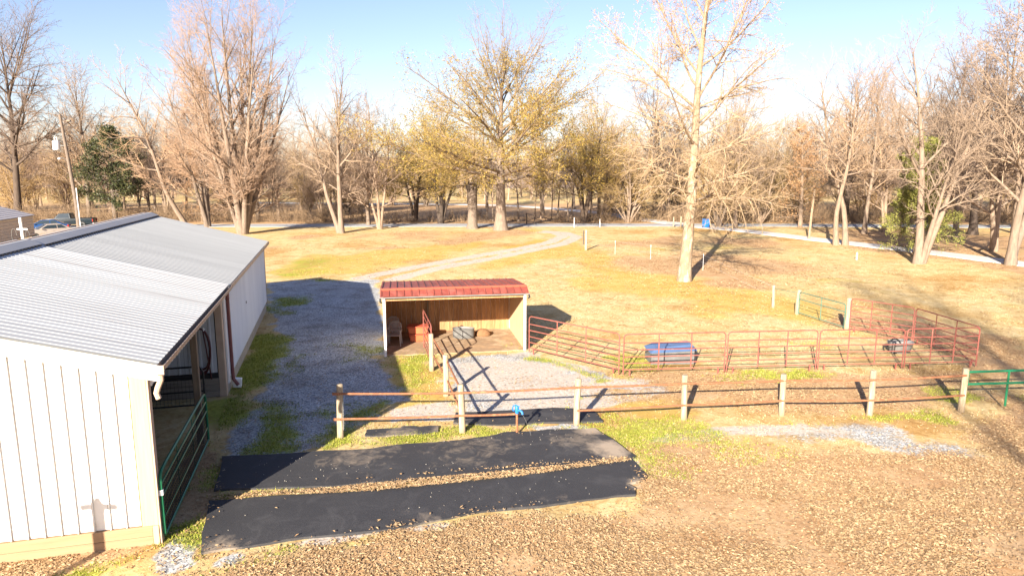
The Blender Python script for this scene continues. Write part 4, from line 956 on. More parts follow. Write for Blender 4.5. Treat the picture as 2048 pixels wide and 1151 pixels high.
MB().add([(-.55, -.86, 1.1), (1.35, -.86, 1.08), (.75, -.72, 1.72), (-.4, -.72, 1.74), (-.55, .86, 1.1), (1.35, .86, 1.08), (.75, .72, 1.72), (-.4, .72, 1.74)], [(0, 1, 2, 3), (4, 7, 6, 5), (3, 2, 6, 7), (0, 3, 7, 4), (1, 5, 6, 2), (0, 4, 5, 1)]).build('cabin', m, pt, bevel=.03)
MB().box(-2.75, -.7, -.8, .8, 1.11, 1.125).build('cargo_bed', M['black_plastic'], pt)
for s in (-1, 1):
    sd = lambda x, z: (x, s * (.865 - (z - 1.1) * .22 + .008), z)
    q = [(-.35, 1.2), (1.05, 1.2), (.70, 1.66), (-.28, 1.66)]
    MB().add([sd(*p) for p in q], [(0, 1, 2, 3)]).build('side_window', M['glass'], pt)
    wheel(pt, 1.85, s * .88, .39, -s); wheel(pt, -1.75, s * .88, .39, -s)
    MB().box(-2.93, -2.86, min(s * .74, s * .94), max(s * .74, s * .94), .72, 1.02).build('tail_light', M['tail_red'], pt)
    MB().box(2.70, 2.82, min(s * .5, s * .8), max(s * .5, s * .8), .72, .90).build('headlight', M['rim'], pt)
MB().add([(-.56, -.7, 1.2), (-.56, .7, 1.2), (-.44, .62, 1.66), (-.44, -.62, 1.66)], [(0, 1, 2, 3)]).build('rear_window', M['glass'], pt).location = (-.01, 0, 0)
MB().box(-3.0, -2.88, -.9, .9, .44, .60).build('bumper', M['rim'], pt, bevel=.02)

# ---------------------------------------------------------------- trees
def norm(v): return v / (np.linalg.norm(v, axis=-1, keepdims=True) + 1e-9)
def perp(d, ang, azi):
    ref = np.where(np.abs(d[:, 2:3]) > .9, np.array([[1., 0, 0]]), np.array([[0, 0, 1.]]))
    a = norm(np.cross(d, ref)); b = np.cross(d, a)
    return d * np.cos(ang)[:, None] + (a * np.cos(azi)[:, None] + b * np.sin(azi)[:, None]) * np.sin(ang)[:, None]
def walk(rng, p0, d0, L, r0, K, up, wob, tip=.15, droop=0.0):
    """grows N branches of K points at once; up bends towards the sky, droop bends the outer half down"""
    N = len(p0); P = np.zeros((N, K, 3)); P[:, 0] = p0; d = d0.copy()
    for k in range(1, K):
        d = d + rng.normal(0, wob, (N, 3)); d[:, 2] += up - droop * (k / K) ** 1.5
        d = norm(d); P[:, k] = P[:, k - 1] + d * (L / (K - 1))[:, None]
    t = np.linspace(0, 1, K)[None, :]; return P, r0[:, None] * (1 - t * (1 - tip))
def children(rng, P, Rr, L, n, t0, t1, ang, angj, lr, shape, rr, rmin, azi_flat=False):
    N, K, _ = P.shape; cnt = np.maximum(1, np.round(n * np.clip(L / L.mean(), .4, 2.0) + rng.uniform(-.5, .5, N))).astype(int)
    par = np.repeat(np.arange(N), cnt); first = np.concatenate([[0], np.cumsum(cnt)[:-1]]); k = np.arange(len(par)) - np.repeat(first, cnt)
    s = (k + rng.uniform(.1, .9, len(par))) / np.repeat(cnt, cnt); t = t0 + (t1 - t0) * s
    f = t * (K - 1); i = np.minimum(f.astype(int), K - 2); fr = (f - i)[:, None]
    p = P[par, i] * (1 - fr) + P[par, i + 1] * fr; d = norm(P[par, i + 1] - P[par, i]); r = Rr[par, i] * (1 - fr[:, 0]) + Rr[par, i + 1] * fr[:, 0]
    azi = k * 2.39996 + np.repeat(rng.uniform(0, 6.28, N), cnt) + rng.normal(0, .4, len(par))
    an = R(1) * (np.array(ang) if np.isscalar(ang) else ang[0] + (ang[1] - ang[0]) * s) + R(1) * rng.normal(0, angj, len(par))
    ln = L[par] * lr * shape(s) * rng.uniform(.75, 1.2, len(par))
    return p, perp(d, an, azi), ln, np.maximum(np.minimum(r * rr, ln * .017 + .004), rmin)
def tubes(P, Rr, sides):
    N, K, _ = P.shape; T = np.zeros_like(P); T[:, 1:-1] = P[:, 2:] - P[:, :-2]; T[:, 0] = P[:, 1] - P[:, 0]; T[:, -1] = P[:, -1] - P[:, -2]; T = norm(T)
    ref = np.where(np.abs(T[:, :1, 2:3]) > .9, np.array([[[1., 0, 0]]]), np.array([[[0, 0, 1.]]])); A = norm(np.cross(T, np.broadcast_to(ref, T.shape))); B = np.cross(T, A)
    an = np.arange(sides) * 2 * math.pi / sides
    V = P[:, :, None] + Rr[:, :, None, None] * (A[:, :, None] * np.cos(an)[None, None, :, None] + B[:, :, None] * np.sin(an)[None, None, :, None])
    base = np.arange(N)[:, None, None] * (K * sides) + np.arange(K - 1)[None, :, None] * sides; j = np.arange(sides)[None, None, :]; j2 = (j + 1) % sides
    q = np.stack([base + j, base + j2, base + sides + j2, base + sides + j], -1).reshape(-1, 4)
    return V.reshape(-1, 3), q
def cones(P, Rr):
    """last twigs: three sided spikes"""
    N = len(P); T = norm(P[:, -1] - P[:, 0]); ref = np.where(np.abs(T[:, 2:3]) > .9, np.array([[1., 0, 0]]), np.array([[0, 0, 1.]])); A = norm(np.cross(T, ref)); B = np.cross(T, A)
    an = np.arange(3) * 2 * math.pi / 3; V = np.zeros((N, 4, 3)); V[:, :3] = P[:, 0, None] + Rr[:, 0, None, None] * (A[:, None] * np.cos(an)[None, :, None] + B[:, None] * np.sin(an)[None, :, None]); V[:, 3] = P[:, -1]
    b = np.arange(N)[:, None] * 4; t = np.concatenate([np.stack([b[:, 0] + k, b[:, 0] + (k + 1) % 3, b[:, 0] + 3], -1) for k in range(3)])
    return V.reshape(-1, 3), t
def join(parts):
    vs, qs, ts, o = [], [], [], 0
    for v, q, t in parts:
        vs.append(v)
        if q is not None: qs.append(q + o)
        if t is not None: ts.append(t + o)
        o += len(v)
    return np.concatenate(vs), (np.concatenate(qs) if qs else None), (np.concatenate(ts) if ts else None)
def leaf_cards(rng, pos, size, flat=0.0):
    N = len(pos); a = norm(rng.normal(0, 1, (N, 3)) * np.array([1, 1, 1 - flat])); b = norm(np.cross(a, rng.normal(0, 1, (N, 3)) + np.array([0, 0, flat * 3]))); c = np.cross(a, b)
    s = (size * rng.uniform(.6, 1.3, N))[:, None]
    V = np.stack([pos - a * s * .5, pos + b * s * .3 + c * s * .12, pos + a * s * .5, pos - b * s * .3 + c * s * .12], 1)
    i = np.arange(N)[:, None] * 4; t = np.concatenate([i + np.array([[0, 1, 2]]), i + np.array([[0, 2, 3]])]); return V.reshape(-1, 3), None, t
one = lambda s: np.ones_like(s)
SH = {'cone': lambda s: 1 - .78 * s, 'round': lambda s: np.sin(math.pi * (.22 + .70 * s)) ** .8, 'vase': lambda s: 1 - .45 * s, 'one': one, 'taper': lambda s: 1 - .6 * s, 'fan': lambda s: 1 - .5 * s}
def grow(seed, h, r0, lean=(0, 0), tw=.035, trunk_up=.03, K0=14, tip0=.12, flare=1.5,
         limb=dict(n=26, t0=.18, t1=.96, ang=(62, 30), j=9, lr=.5, shape='round', up=.05, wob=.06, K=8, rr=.6, droop=0),
         br=dict(n=11, t0=.15, t1=.98, ang=(50, 35), j=10, lr=.42, shape='taper', up=.04, wob=.10, K=5, rr=.55),
         tg=dict(n=9, t0=.12, t1=1, ang=(46, 34), j=12, lr=.42, shape='taper', up=.03, wob=.13, K=3, rr=.6),
         fin=dict(n=5, t0=.1, t1=1, ang=(42, 30), j=14, lr=.55, shape='taper'), rtw=.008, stems=None):
    """returns (trunk mesh data, crown mesh data, twig tips)"""
    rng = np.random.default_rng(seed)
    if stems is None:
        p = np.zeros((1, 3)); d = norm(np.array([[lean[0], lean[1], 1.]])); L = np.array([float(h)]); rad = np.array([r0])
    else:
        n = len(stems); p = np.zeros((n, 3)); d = norm(np.array([[a, b, 1.] for a, b, _ in stems])); L = np.array([h * s for _, _, s in stems]); rad = r0 * np.array([s ** 1.2 for _, _, s in stems])
        p[:, 0] = d[:, 0] * r0; p[:, 1] = d[:, 1] * r0
    p[:, 2] = -.2
    P, Rr = walk(rng, p, d, L, rad, K0, trunk_up, tw, tip0)
    Rr[:, 0] *= flare; Rr[:, 1] *= 1 + (flare - 1) * .12
    tr = [tubes(P, Rr, 10) + (None,)]
    up_ = dict(limb); p, d, L, r = children(rng, P, Rr, L, limb['n'], limb['t0'], limb['t1'], limb['ang'], limb['j'], limb['lr'], SH[limb['shape']], limb['rr'], .02)
    P, Rr = walk(rng, p, d, L, r, limb['K'], limb['up'], limb['wob'], .15, limb.get('droop', 0)); tr.append(tubes(P, Rr, 6) + (None,))
    cr = []; p, d, L, r = children(rng, P, Rr, L, br['n'], br['t0'], br['t1'], br['ang'], br['j'], br['lr'], SH[br['shape']], br['rr'], .012)
    P, Rr = walk(rng, p, d, L, r, br['K'], br['up'], br['wob'], .2, br.get('droop', 0)); cr.append(tubes(P, Rr, 4) + (None,))
    p, d, L, r = children(rng, P, Rr, L, tg['n'], tg['t0'], tg['t1'], tg['ang'], tg['j'], tg['lr'], SH[tg['shape']], tg['rr'], rtw)
    P, Rr = walk(rng, p, d, L, r, tg['K'], tg['up'], tg['wob'], .5, tg.get('droop', 0)); cr.append(tubes(P, Rr, 3) + (None,)); tips = P[:, -1]; mids = P[:, P.shape[1] // 2]
    if fin:
        p, d, L, r = children(rng, P, Rr, L, fin['n'], fin['t0'], fin['t1'], fin['ang'], fin['j'], fin['lr'], SH[fin['shape']], .8, rtw * .8)
        P, Rr = walk(rng, p, d, L, r, 2, .02, .1, .3); v, t = cones(P, Rr); cr.append((v, None, t)); tips = np.concatenate([tips, P[:, -1]])
    return join(tr), join(cr), tips, mids, rng
KINDS = {}
def define(kind, bark, twig, leaves=None, **kw):
    T, C, tips, mids, rng = grow(**kw)
    a = mesh_np('trunk', *T, smooth=True); a.materials.append(M[bark]); b = mesh_np('crown', *C); b.materials.append(M[twig]); l = None
    if leaves:
        lm, n, size, zr, spread, src = leaves; q = tips if src == 'tips' else mids; z = q[:, 2] / q[:, 2].max()
        sel = rng.permutation(np.nonzero((z > zr[0]) & (z < zr[1]) & (rng.uniform(0, 1, len(z)) < (1 if len(zr) < 3 else 1 - zr[2] * z)))[0])
        pos = q[np.resize(sel, n)] + rng.normal(0, spread, (n, 3)); l = mesh_np('leaves', *leaf_cards(rng, pos, size)); l.materials.append(M[lm])
    KINDS[kind] = (a, b, l)
def tree(kind, name, label, x, y, rz=0, s=1.0, sxy=None, cat='tree', group=None, tilt=(0, 0)):
    t = thing(name, label, cat, (x, y, 0), 0, group); t.rotation_euler = (tilt[0], tilt[1], rz); q = sxy or s; t.scale = (q, q, s)
    for nm, me in zip(('trunk', 'crown', 'leaves'), KINDS[kind]):
        if me is not None: link(nm, me, t)
    return t

def BR(**k): return dict(dict(n=11, t0=.12, t1=1, ang=(48, 28), j=10, lr=.46, shape='vase', up=.03, wob=.085, K=5, rr=.6), **k)
def TG(**k): return dict(dict(n=9, t0=.1, t1=1, ang=(46, 28), j=12, lr=.42, shape='vase', up=.025, wob=.10, K=3, rr=.65), **k)
def FI(**k): return dict(dict(n=4, t0=.1, t1=1, ang=(42, 26), j=14, lr=.58, shape='vase'), **k)
def LI(**k): return dict(dict(n=22, t0=.2, t1=.98, ang=(56, 24), j=8, lr=.42, shape='vase', up=.04, wob=.06, K=8, rr=.62), **k)
# the big maple: stems fan out from just above the ground
define('maple', 'bark_tan', 'twig_pink', seed=3, h=23.5, r0=.38, tw=.016, trunk_up=.02, stems=[(-.02, 0, 1.0), (.10, .05, .98), (-.17, .1, .94), (.20, -.05, .92), (-.08, -.16, .95), (.05, .2, .95), (-.30, -.05, .82), (.33, .1, .80), (-.24, .2, .85), (.16, -.2, .88)], flare=1.5, tip0=.06,
       limb=LI(n=14, t0=.12, ang=(52, 22), lr=.26, shape='one', up=.035, K=7), br=BR(n=9, lr=.46), tg=TG(n=8), fin=FI(), rtw=.009)
# the oak: straight short trunk, broad fan of limbs, olive leaves kept low in the crown
define('oak', 'bark_tan', 'twig_gold', ('leaf_oak', 42000, .14, (.12, .74, .8), .12, 'tips'), seed=8, h=19.0, r0=.60, tw=.02, flare=1.5, tip0=.05,
       limb=LI(n=40, t0=.29, t1=.97, ang=(82, 12), j=8, lr=.72, shape='fan', up=.014, wob=.045, K=9, rr=.5), br=BR(n=13, ang=(40, 26), lr=.34, up=.0), tg=TG(n=8), fin=FI(), rtw=.009)
# the pale barked tree: straight trunk, long limbs that arch out and droop below, rise above
def sycamore():
    rng = np.random.default_rng(21); h = 21.0
    P, Rr = walk(rng, np.array([[0, 0, -.2]]), norm(np.array([[.02, 0, 1.]])), np.array([h]), np.array([.39]), 18, .04, .022, .10); Rr[:, 0] *= 1.28; Rr[:, 1] *= 1.05
    tr = [tubes(P, Rr, 14) + (None,)]
    low = dict(n=13); p, d, L, r = children(rng, P, Rr, np.array([h]), 17, .22, .52, (80, 62), 5, .34, lambda s: 1 - .15 * s, .28, .05)
    A, RA = walk(rng, p, d, L, r, 11, .05, .05, .22, .22); tr.append(tubes(A, RA, 7) + (None,))
    p, d, L, r = children(rng, P, Rr, np.array([h]), 16, .46, .96, (52, 26), 6, .44, SH['taper'], .46, .04)
    B, RB = walk(rng, p, d, L, r, 11, .025, .055, .2); tr.append(tubes(B, RB, 7) + (None,))
    cr = []; tips = []
    for (Q, RQ, Lq, up, droop, n1, n2, n3, l1) in ((A, RA, np.linalg.norm(np.diff(A, axis=1), axis=2).sum(1), -.01, .13, 19, 9, 3, .42), (B, RB, np.linalg.norm(np.diff(B, axis=1), axis=2).sum(1), .02, 0, 15, 9, 3, .38)):
        p, d, L, r = children(rng, Q, RQ, Lq, n1, .22, .99, (55, 38), 14, l1, SH['taper'], .5, .014)
        Q1, R1 = walk(rng, p, d, L, r, 6, up, .13, .25, droop); cr.append(tubes(Q1, R1, 4) + (None,))
        p, d, L, r = children(rng, Q1, R1, L, n2, .15, 1, (52, 38), 14, .42, SH['taper'], .6, .008)
        Q2, R2 = walk(rng, p, d, L, r, 4, up, .18, .5, droop); cr.append(tubes(Q2, R2, 3) + (None,))
        p, d, L, r = children(rng, Q2, R2, L, n3, .1, 1, (46, 36), 14, .5, SH['taper'], .8, .006)
        Q3, R3 = walk(rng, p, d, L, r, 2, 0, .1, .3); v, t = cones(Q3, R3); cr.append((v, None, t)); tips.append(Q3[:, -1])
    a = mesh_np('trunk', *join(tr), smooth=True); a.materials.append(M['bark_pale']); b = mesh_np('crown', *join(cr)); b.materials.append(M['twig_pale'])
    q = tips[1]; q = q[q[:, 2] > 10]; n = 8500; w = (q[:, 2] - 9) ** 1.5; k = rng.choice(len(q), n, p=w / w.sum()); pos = q[k] + rng.normal(0, .06, (n, 3))
    l = mesh_np('leaves', *leaf_cards(rng, pos, .085)); l.materials.append(M['leaf_russet']); KINDS['sycamore'] = (a, b, l)
sycamore()
# forked tree on the right
define('forked', 'bark_tan', 'twig_tan', seed=31, h=15.5, r0=.32, stems=[(.0, 0, 1.0), (.42, .1, .86), (.16, -.2, .7)], tw=.03, flare=1.4, tip0=.06,
       limb=LI(n=13, t0=.30, ang=(56, 24), lr=.38), br=BR(n=9), tg=TG(n=7), fin=FI(n=3))
# bare kinds shared by the rest
define('upright', 'bark_grey', 'twig_tan', seed=41, h=17, r0=.25, tw=.03, tip0=.05, limb=LI(n=28, t0=.20, ang=(58, 22), lr=.42), br=BR(n=10), tg=TG(n=8), fin=FI(n=4), rtw=.012)
define('spreading', 'bark_dark', 'twig_dark', seed=44, h=18, r0=.42, tw=.035, tip0=.05, limb=LI(n=24, t0=.22, ang=(76, 24), lr=.52, shape='round', up=.04, wob=.08), br=BR(n=10, lr=.44), tg=TG(n=8), fin=FI(n=3), rtw=.011)
define('pinkish', 'bark_tan', 'twig_pink', seed=47, h=15, r0=.22, stems=[(0, 0, 1), (.2, .1, .92), (-.22, 0, .88)], tw=.03, tip0=.06, limb=LI(n=14, t0=.18, ang=(54, 24), lr=.36, K=6), br=BR(n=8), tg=TG(n=8), fin=FI(n=4), rtw=.012)
define('golden', 'bark_tan', 'twig_gold', seed=51, h=12.5, r0=.18, stems=[(0, 0, 1), (.3, .1, .9), (-.3, 0, .88), (.1, .35, .85), (.0, -.35, .85), (-.55, .1, .66), (.6, 0, .66)], tw=.05, tip0=.1, trunk_up=.0, limb=LI(n=13, t0=.12, ang=(56, 28), lr=.40, up=.02, K=6, droop=.09),
       br=BR(n=8, up=0, droop=.10), tg=TG(n=7, up=0, droop=.1), fin=FI(n=3), rtw=.010)
define('olive', 'bark_dark', 'twig_olive', ('leaf_oak', 9000, .15, (.2, 1.0), .18, 'tips'), seed=55, h=12.5, r0=.24, stems=[(.05, 0, 1), (-.18, .1, .9), (.25, .1, .85), (-.05, -.2, .8)], tw=.05, tip0=.06, limb=LI(n=12, t0=.3, ang=(66, 28), lr=.44, up=.02, wob=.08, K=6),
       br=BR(n=8), tg=TG(n=7), fin=FI(n=3), rtw=.010)
define('sapling', 'bark_grey', 'twig_tan', seed=58, h=9, r0=.10, tw=.04, tip0=.1, limb=LI(n=18, t0=.3, ang=(54, 26), lr=.30, K=5), br=BR(n=7, K=3), tg=TG(n=5, K=2), fin=None, rtw=.011)
define('slim', 'bark_tan', 'twig_tan', seed=61, h=15, r0=.25, lean=(-.10, 0), tw=.05, tip0=.12, flare=1.35, limb=LI(n=16, t0=.35, ang=(62, 32), j=12, lr=.34, up=.05, wob=.10, K=7), br=BR(n=8, wob=.12), tg=TG(n=6), fin=FI(n=3), rtw=.009)
# evergreens
def evergreen(kind, seed, h, rad, bark, leafm, n, size, form, dens=1.0):
    rng = np.random.default_rng(seed)
    P, Rr = walk(rng, np.array([[0, 0, -.2]]), np.array([[0, 0, 1.]]), np.array([h * .95]), np.array([h * .028]), 10, .05, .02, .1)
    tr = [tubes(P, Rr, 8) + (None,)]
    p, d, L, r = children(rng, P, Rr, np.array([h]), 46, .08 if form == 'cone' else .2, .96, (88, 45), 9, rad / h, (lambda s: np.clip(1.12 - s, .16, 1) ** .55) if form == 'cone' else (lambda s: np.sin(math.pi * (.3 + .66 * s))), .35, .02)
    A, RA = walk(rng, p, d, L, r, 6, .02, .08, .2); tr.append(tubes(A, RA, 5) + (None,))
    p2, d2, L2, r2 = children(rng, A, RA, L, 9, .2, 1, (55, 35), 12, .42, SH['taper'], .5, .012); B, RB = walk(rng, p2, d2, L2, r2, 4, .03, .12, .3); tr.append(tubes(B, RB, 3) + (None,))
    q = np.concatenate([B[:, 1:].reshape(-1, 3), A[:, 3:].reshape(-1, 3)]); wt = (q[:, 2] / h + .12) if form == 'cone' else np.ones(len(q)) * (fbm(q[:, 0] * .5 + q[:, 2] * .3, q[:, 1] * .5 + q[:, 2] * .6, 3) > .42) + .08; k = rng.choice(len(q), n, p=wt / wt.sum()); pos = q[k] + rng.normal(0, size * 1.1, (n, 3))
    a = mesh_np('trunk', *join(tr), smooth=True); a.materials.append(M[bark]); l = mesh_np('foliage', *leaf_cards(rng, pos, size)); l.materials.append(M[leafm]); KINDS[kind] = (a, l, None)
evergreen('cedar', 71, 9.2, 3.3, 'bark_grey', 'leaf_cedar', 64000, .10, 'cone')
evergreen('magnolia', 74, 13.5, 4.6, 'bark_grey', 'leaf_ever', 22000, .22, 'round')
evergreen('rusty', 77, 12.5, 3.2, 'bark_grey', 'leaf_orange', 8000, .15, 'cone')

# --- trees that stand out
tree('maple', 'maple_tree', 'tall bare maple with many upright stems behind the far end of the barn', -29.5, 74.7, R(15), 1.0)
tree('oak', 'oak_tree', 'broad oak with straight trunk and golden olive lower leaves beside the far road', -1.3, 79.8, R(40), 1.0, 1.14)
tree('sycamore', 'sycamore_tree', 'tall pale barked tree with arching limbs standing alone in the dry lawn', 10.8, 42.3, R(0), 1.0)
tree('forked', 'forked_tree', 'bare tree forking near the ground in front of the green cedar', 30.3, 50.5, R(-10), 1.02)
tree('cedar', 'cedar_tree', 'bushy green cedar beside the lane behind the forked bare tree', 33.9, 57.0, R(0), 1.08, .86)
tree('magnolia', 'magnolia_tree', 'dark evergreen tree with glossy leaves right of the utility pole', -53.6, 92.5, R(0), 1.0)
tree('slim', 'slim_tree', 'slender bare tree leaning left beside the lane, left one of the crossing pair', 30.2, 63.4, R(20), 1.0, tilt=(0, R(-3)))
tree('slim', 'slim_tree', 'slender bare tree leaning right beside the lane, right one of the crossing pair', 31.1, 63.5, R(200), 1.06, tilt=(0, R(10)))
tree('upright', 'bare_tree', 'large bare tree with thick pale trunk at the right edge beside the lane', 36.6, 49.7, R(60), 1.12, 1.25)
tree('slim', 'bare_tree', 'twisted bare trunk leaning beside the large one at the right edge', 37.6, 51.2, R(120), 1.15, 1.3)
tree('pinkish', 'bare_tree', 'tall bare tree towering behind the large trunk at the right edge', 41.5, 58.5, R(30), 1.35, 1.2)
tree('spreading', 'bare_tree', 'big dark bare tree at the left edge behind the carport', -68.5, 95, R(0), 1.42, 1.25)
tree('upright', 'bare_tree', 'dark many limbed bare tree behind the utility pole', -60.5, 98, R(200), 1.15, 1.3)
tree('slim', 'leaning_tree', 'bare tree leaning left with pale trunk beside the dark evergreen', -40.5, 85, R(15), 1.25, 1.25, tilt=(0, R(-16)))
tree('rusty', 'beech_tree', 'tree still holding orange leaves behind the leaning trunk', -41.5, 92, R(0), .95, .9)
tree('pinkish', 'bare_tree', 'bare tree rising between the leaning trunk and the big maple', -37.6, 84.5, R(70), 1.35)
tree('forked', 'bare_tree', 'bare double trunked tree right of the big maple at the lawn edge', -19.0, 75.9, R(150), 1.16, 1.0)
tree('pinkish', 'bare_tree', 'rosy bare tree with short dark trunk left of the oak', -15.7, 81.2, R(10), .98)
tree('pinkish', 'bare_tree', 'rosy bare tree just behind the short dark trunk left of the oak', -18.3, 87.3, R(100), 1.0)
tree('olive', 'olive_leaved_tree', 'dark stemmed tree with olive leaves left of the broken trunk', -9.4, 90, R(0), 1.15, 1.2)
tree('olive', 'olive_leaved_tree', 'second olive leaved tree farther left of the broken trunk', -13.4, 95, R(130), 1.1, 1.15)
tree('olive', 'olive_leaved_tree', 'olive leaved tree behind the right side of the oak crown', 9.6, 92, R(80), 1.15, 1.3)
tree('golden', 'golden_thicket', 'golden twiggy tree with drooping branches between the oak and the pale barked tree', 15.6, 92, R(0), 1.10, 1.1)
tree('golden', 'golden_thicket', 'golden twiggy tree right behind the pale barked trunk', 25.6, 84.8, R(70), 1.18, 1.15)
tree('golden', 'golden_thicket', 'golden twiggy tree left of the thin pale pole', 33.0, 91, R(140), 1.15, 1.15)
tree('upright', 'bare_tree', 'bare tree with pale trunk standing at the road behind the pale barked tree', 27.0, 82.6, R(0), .95)
tree('rusty', 'rusty_tree', 'cone shaped rusty tree behind the thin pale pole', 35.4, 84, R(0), 1.05, .85)
tree('upright', 'bare_tree', 'bare tree behind the crossing pair of slender trees', 38.7, 75, R(120), 1.0)
tree('pinkish', 'bare_tree', 'bare tree between the crossing pair and the green cedar', 42.5, 78, R(40), 1.05)
tree('upright', 'bare_tree', 'bare tree behind the green cedar on its right', 45.5, 70, R(250), 1.05, 1.15)
tree('spreading', 'bare_tree', 'dark trunked bare tree behind the green cedar toward the right edge', 50.0, 74, R(90), .95)
tree('upright', 'bare_tree', 'bare tree at the right edge far behind the lane', 56, 76, R(310), 1.2, 1.3)
st = thing('broken_trunk', 'thick broken dead trunk without crown left of the oak', 'tree stump', (-4.75, 81.9, 0))
MB().tube([(0, 0, -.2), (.0, 0, .5), (.05, 0, 2.2), (-.02, 0, 3.8), (.05, 0, 5.0), (.1, 0, 5.5)], .5, 12, True, [.82, .62, .55, .62, .60, .25]).build('trunk', M['bark_tan'], st, True)
mb = MB()
for a in range(9):
    q = a * .7; mb.tube([(.45 * math.cos(q), .45 * math.sin(q), 4.2 + .3 * math.sin(a * 3)), (.8 * math.cos(q), .8 * math.sin(q), 5.0 + .2 * a % .7), (.95 * math.cos(q), .95 * math.sin(q), 5.9)], .05, 5, True, [.09, .05, .01])
mb.build('broken_limbs', M['bark_dark'], st)
LOOK = {'upright': 'upright bare tree', 'pinkish': 'many stemmed bare tree', 'golden': 'golden twiggy tree', 'spreading': 'dark spreading bare tree'}
# --- saplings along the creek beyond the road and the woods behind
rr = random.Random(77)
sx = [3.3, 4.2, 5.6, 6.5, 7.6, 8.6, 9.9, 11.3, -2.6, -3.6, .9, 12.4, -5.9, 13.2]
for i, x in enumerate(sx):
    tree('sapling', 'sapling', 'thin dark bare sapling among many beyond the road near the oak', x, 92 + rr.uniform(0, 9), rr.uniform(0, 6.28), rr.uniform(.8, 1.35), group='thin saplings beyond the road near the oak')

for x, y in [(-88, 118), (-79, 126), (-97, 108), (-72, 112), (-64, 120), (-50, 106), (-45, 118), (-38, 104), (-33, 114), (-27, 100), (-24, 112), (-22, 94), (-47, 99), (17.5, 106), (21, 99), (24, 108), (29, 98), (33, 106), (38, 97), (42, 106), (46, 92), (50, 100), (55, 88), (59, 97), (64, 84), (69, 92), (75, 86), (80, 95), (63, 106), (70, 112), (48, 114), (30, 118), (20, 120), (-31, 93), (-35, 97), (60, 78), (66, 70), (72, 76)]:
    k = rr.choice(['upright', 'pinkish', 'pinkish', 'golden', 'upright']) if x < 15 else rr.choice(['upright', 'golden', 'pinkish', 'golden', 'spreading'])
    side = 'left of the oak' if x < 0 else 'right of the oak'
    tree(k, 'woodland_tree', '%s in the wood beyond the road, %s' % (LOOK[k], side), x + rr.uniform(-1.5, 1.5), y + rr.uniform(-2, 2), rr.uniform(0, 6.28), rr.uniform(.72, 1.0) * (.85 if -40 < x < 0 else 1), group='%ss in the wood beyond the road, %s' % (LOOK[k], side))
rr = random.Random(5)
for i in range(84):                     # a second, looser rank behind, thinner where the sunny field shows
    x = -98 + 200 * i / 83 + rr.uniform(-2, 2)
    if -22 < x < 11 and i % 3: continue
    k = rr.choice(['upright', 'pinkish', 'golden', 'upright']); side = 'left of the oak' if x < 0 else 'right of the oak'
    tree(k, 'woodland_tree', '%s in the wood beyond the road, %s' % (LOOK[k], side), x, (128 if i % 2 else 108) + rr.uniform(-7, 12), rr.uniform(0, 6.28), rr.uniform(.75, 1.05), group='%ss in the wood beyond the road, %s' % (LOOK[k], side))
# --- far woods: one mass
def far_woods():
    rng = np.random.default_rng(9); parts = []
    kw = dict(limb=dict(n=13, t0=.12, t1=.96, ang=(56, 28), j=9, lr=.44, shape='vase', up=.05, wob=.06, K=3, rr=.6), br=dict(n=6, t0=.15, t1=.98, ang=(46, 32), j=10, lr=.5, shape='vase', up=.05, wob=.1, K=2, rr=.6),
              tg=dict(n=3, t0=.1, t1=1, ang=(44, 30), j=12, lr=.5, shape='taper', up=.03, wob=.12, K=2, rr=.7), fin=None, rtw=.04)
    base = [grow(seed=90 + i, h=13.5, r0=.2, K0=5, **kw) for i in range(3)]
    pos = []
    for k in range(180):
        x = rng.uniform(-190, 200); y = 162 + 50 * rng.uniform() ** 1.5 + abs(x) * .05; pos.append((x, y))
    for x, y in pos:
        T, C, *_ = base[rng.integers(3)]; a = rng.uniform(0, 6.28); s = rng.uniform(.75, 1.25); c, n = math.cos(a) * s, math.sin(a) * s
        for v, q, t in (C, (T[0], T[1], None)):
            w = np.stack([v[:, 0] * c - v[:, 1] * n + x, v[:, 0] * n + v[:, 1] * c + y, v[:, 2] * s], -1); parts.append((w, q, t))
    me = mesh_np('far_woods', *join(parts)); me.materials.append(M['twig_tan']); tag(link('far_woods', me), 'distant brown wood closing off the fields', 'woods', kind='stuff')
far_woods()
def hills():
    gx = np.linspace(-700, 700, 90); gy = np.linspace(270, 520, 14); X, Y = np.meshgrid(gx, gy); t = (Y - 270) / 250
    Z = -1 + 13 * np.sin(np.clip(t * 1.6, 0, 1) * math.pi / 2) * (.55 + .9 * fbm(X * .006, Y * .004, 4)) + 5 * fbm(X * .06, Y * .06, 8) * np.clip(t * 4, 0, 1)
    i = np.arange(X.size).reshape(X.shape); q = np.stack([i[:-1, :-1], i[:-1, 1:], i[1:, 1:], i[1:, :-1]], -1).reshape(-1, 4)
    me = mesh_np('hills', np.stack([X, Y, Z], -1), q, None, False); me.materials.append(mat('hill_woods', (.24, .175, .13), (.16, .12, .09), .25, .95, bump=1, c3=(.29, .215, .16))); tag(link('hills', me), kind='structure')
hills()
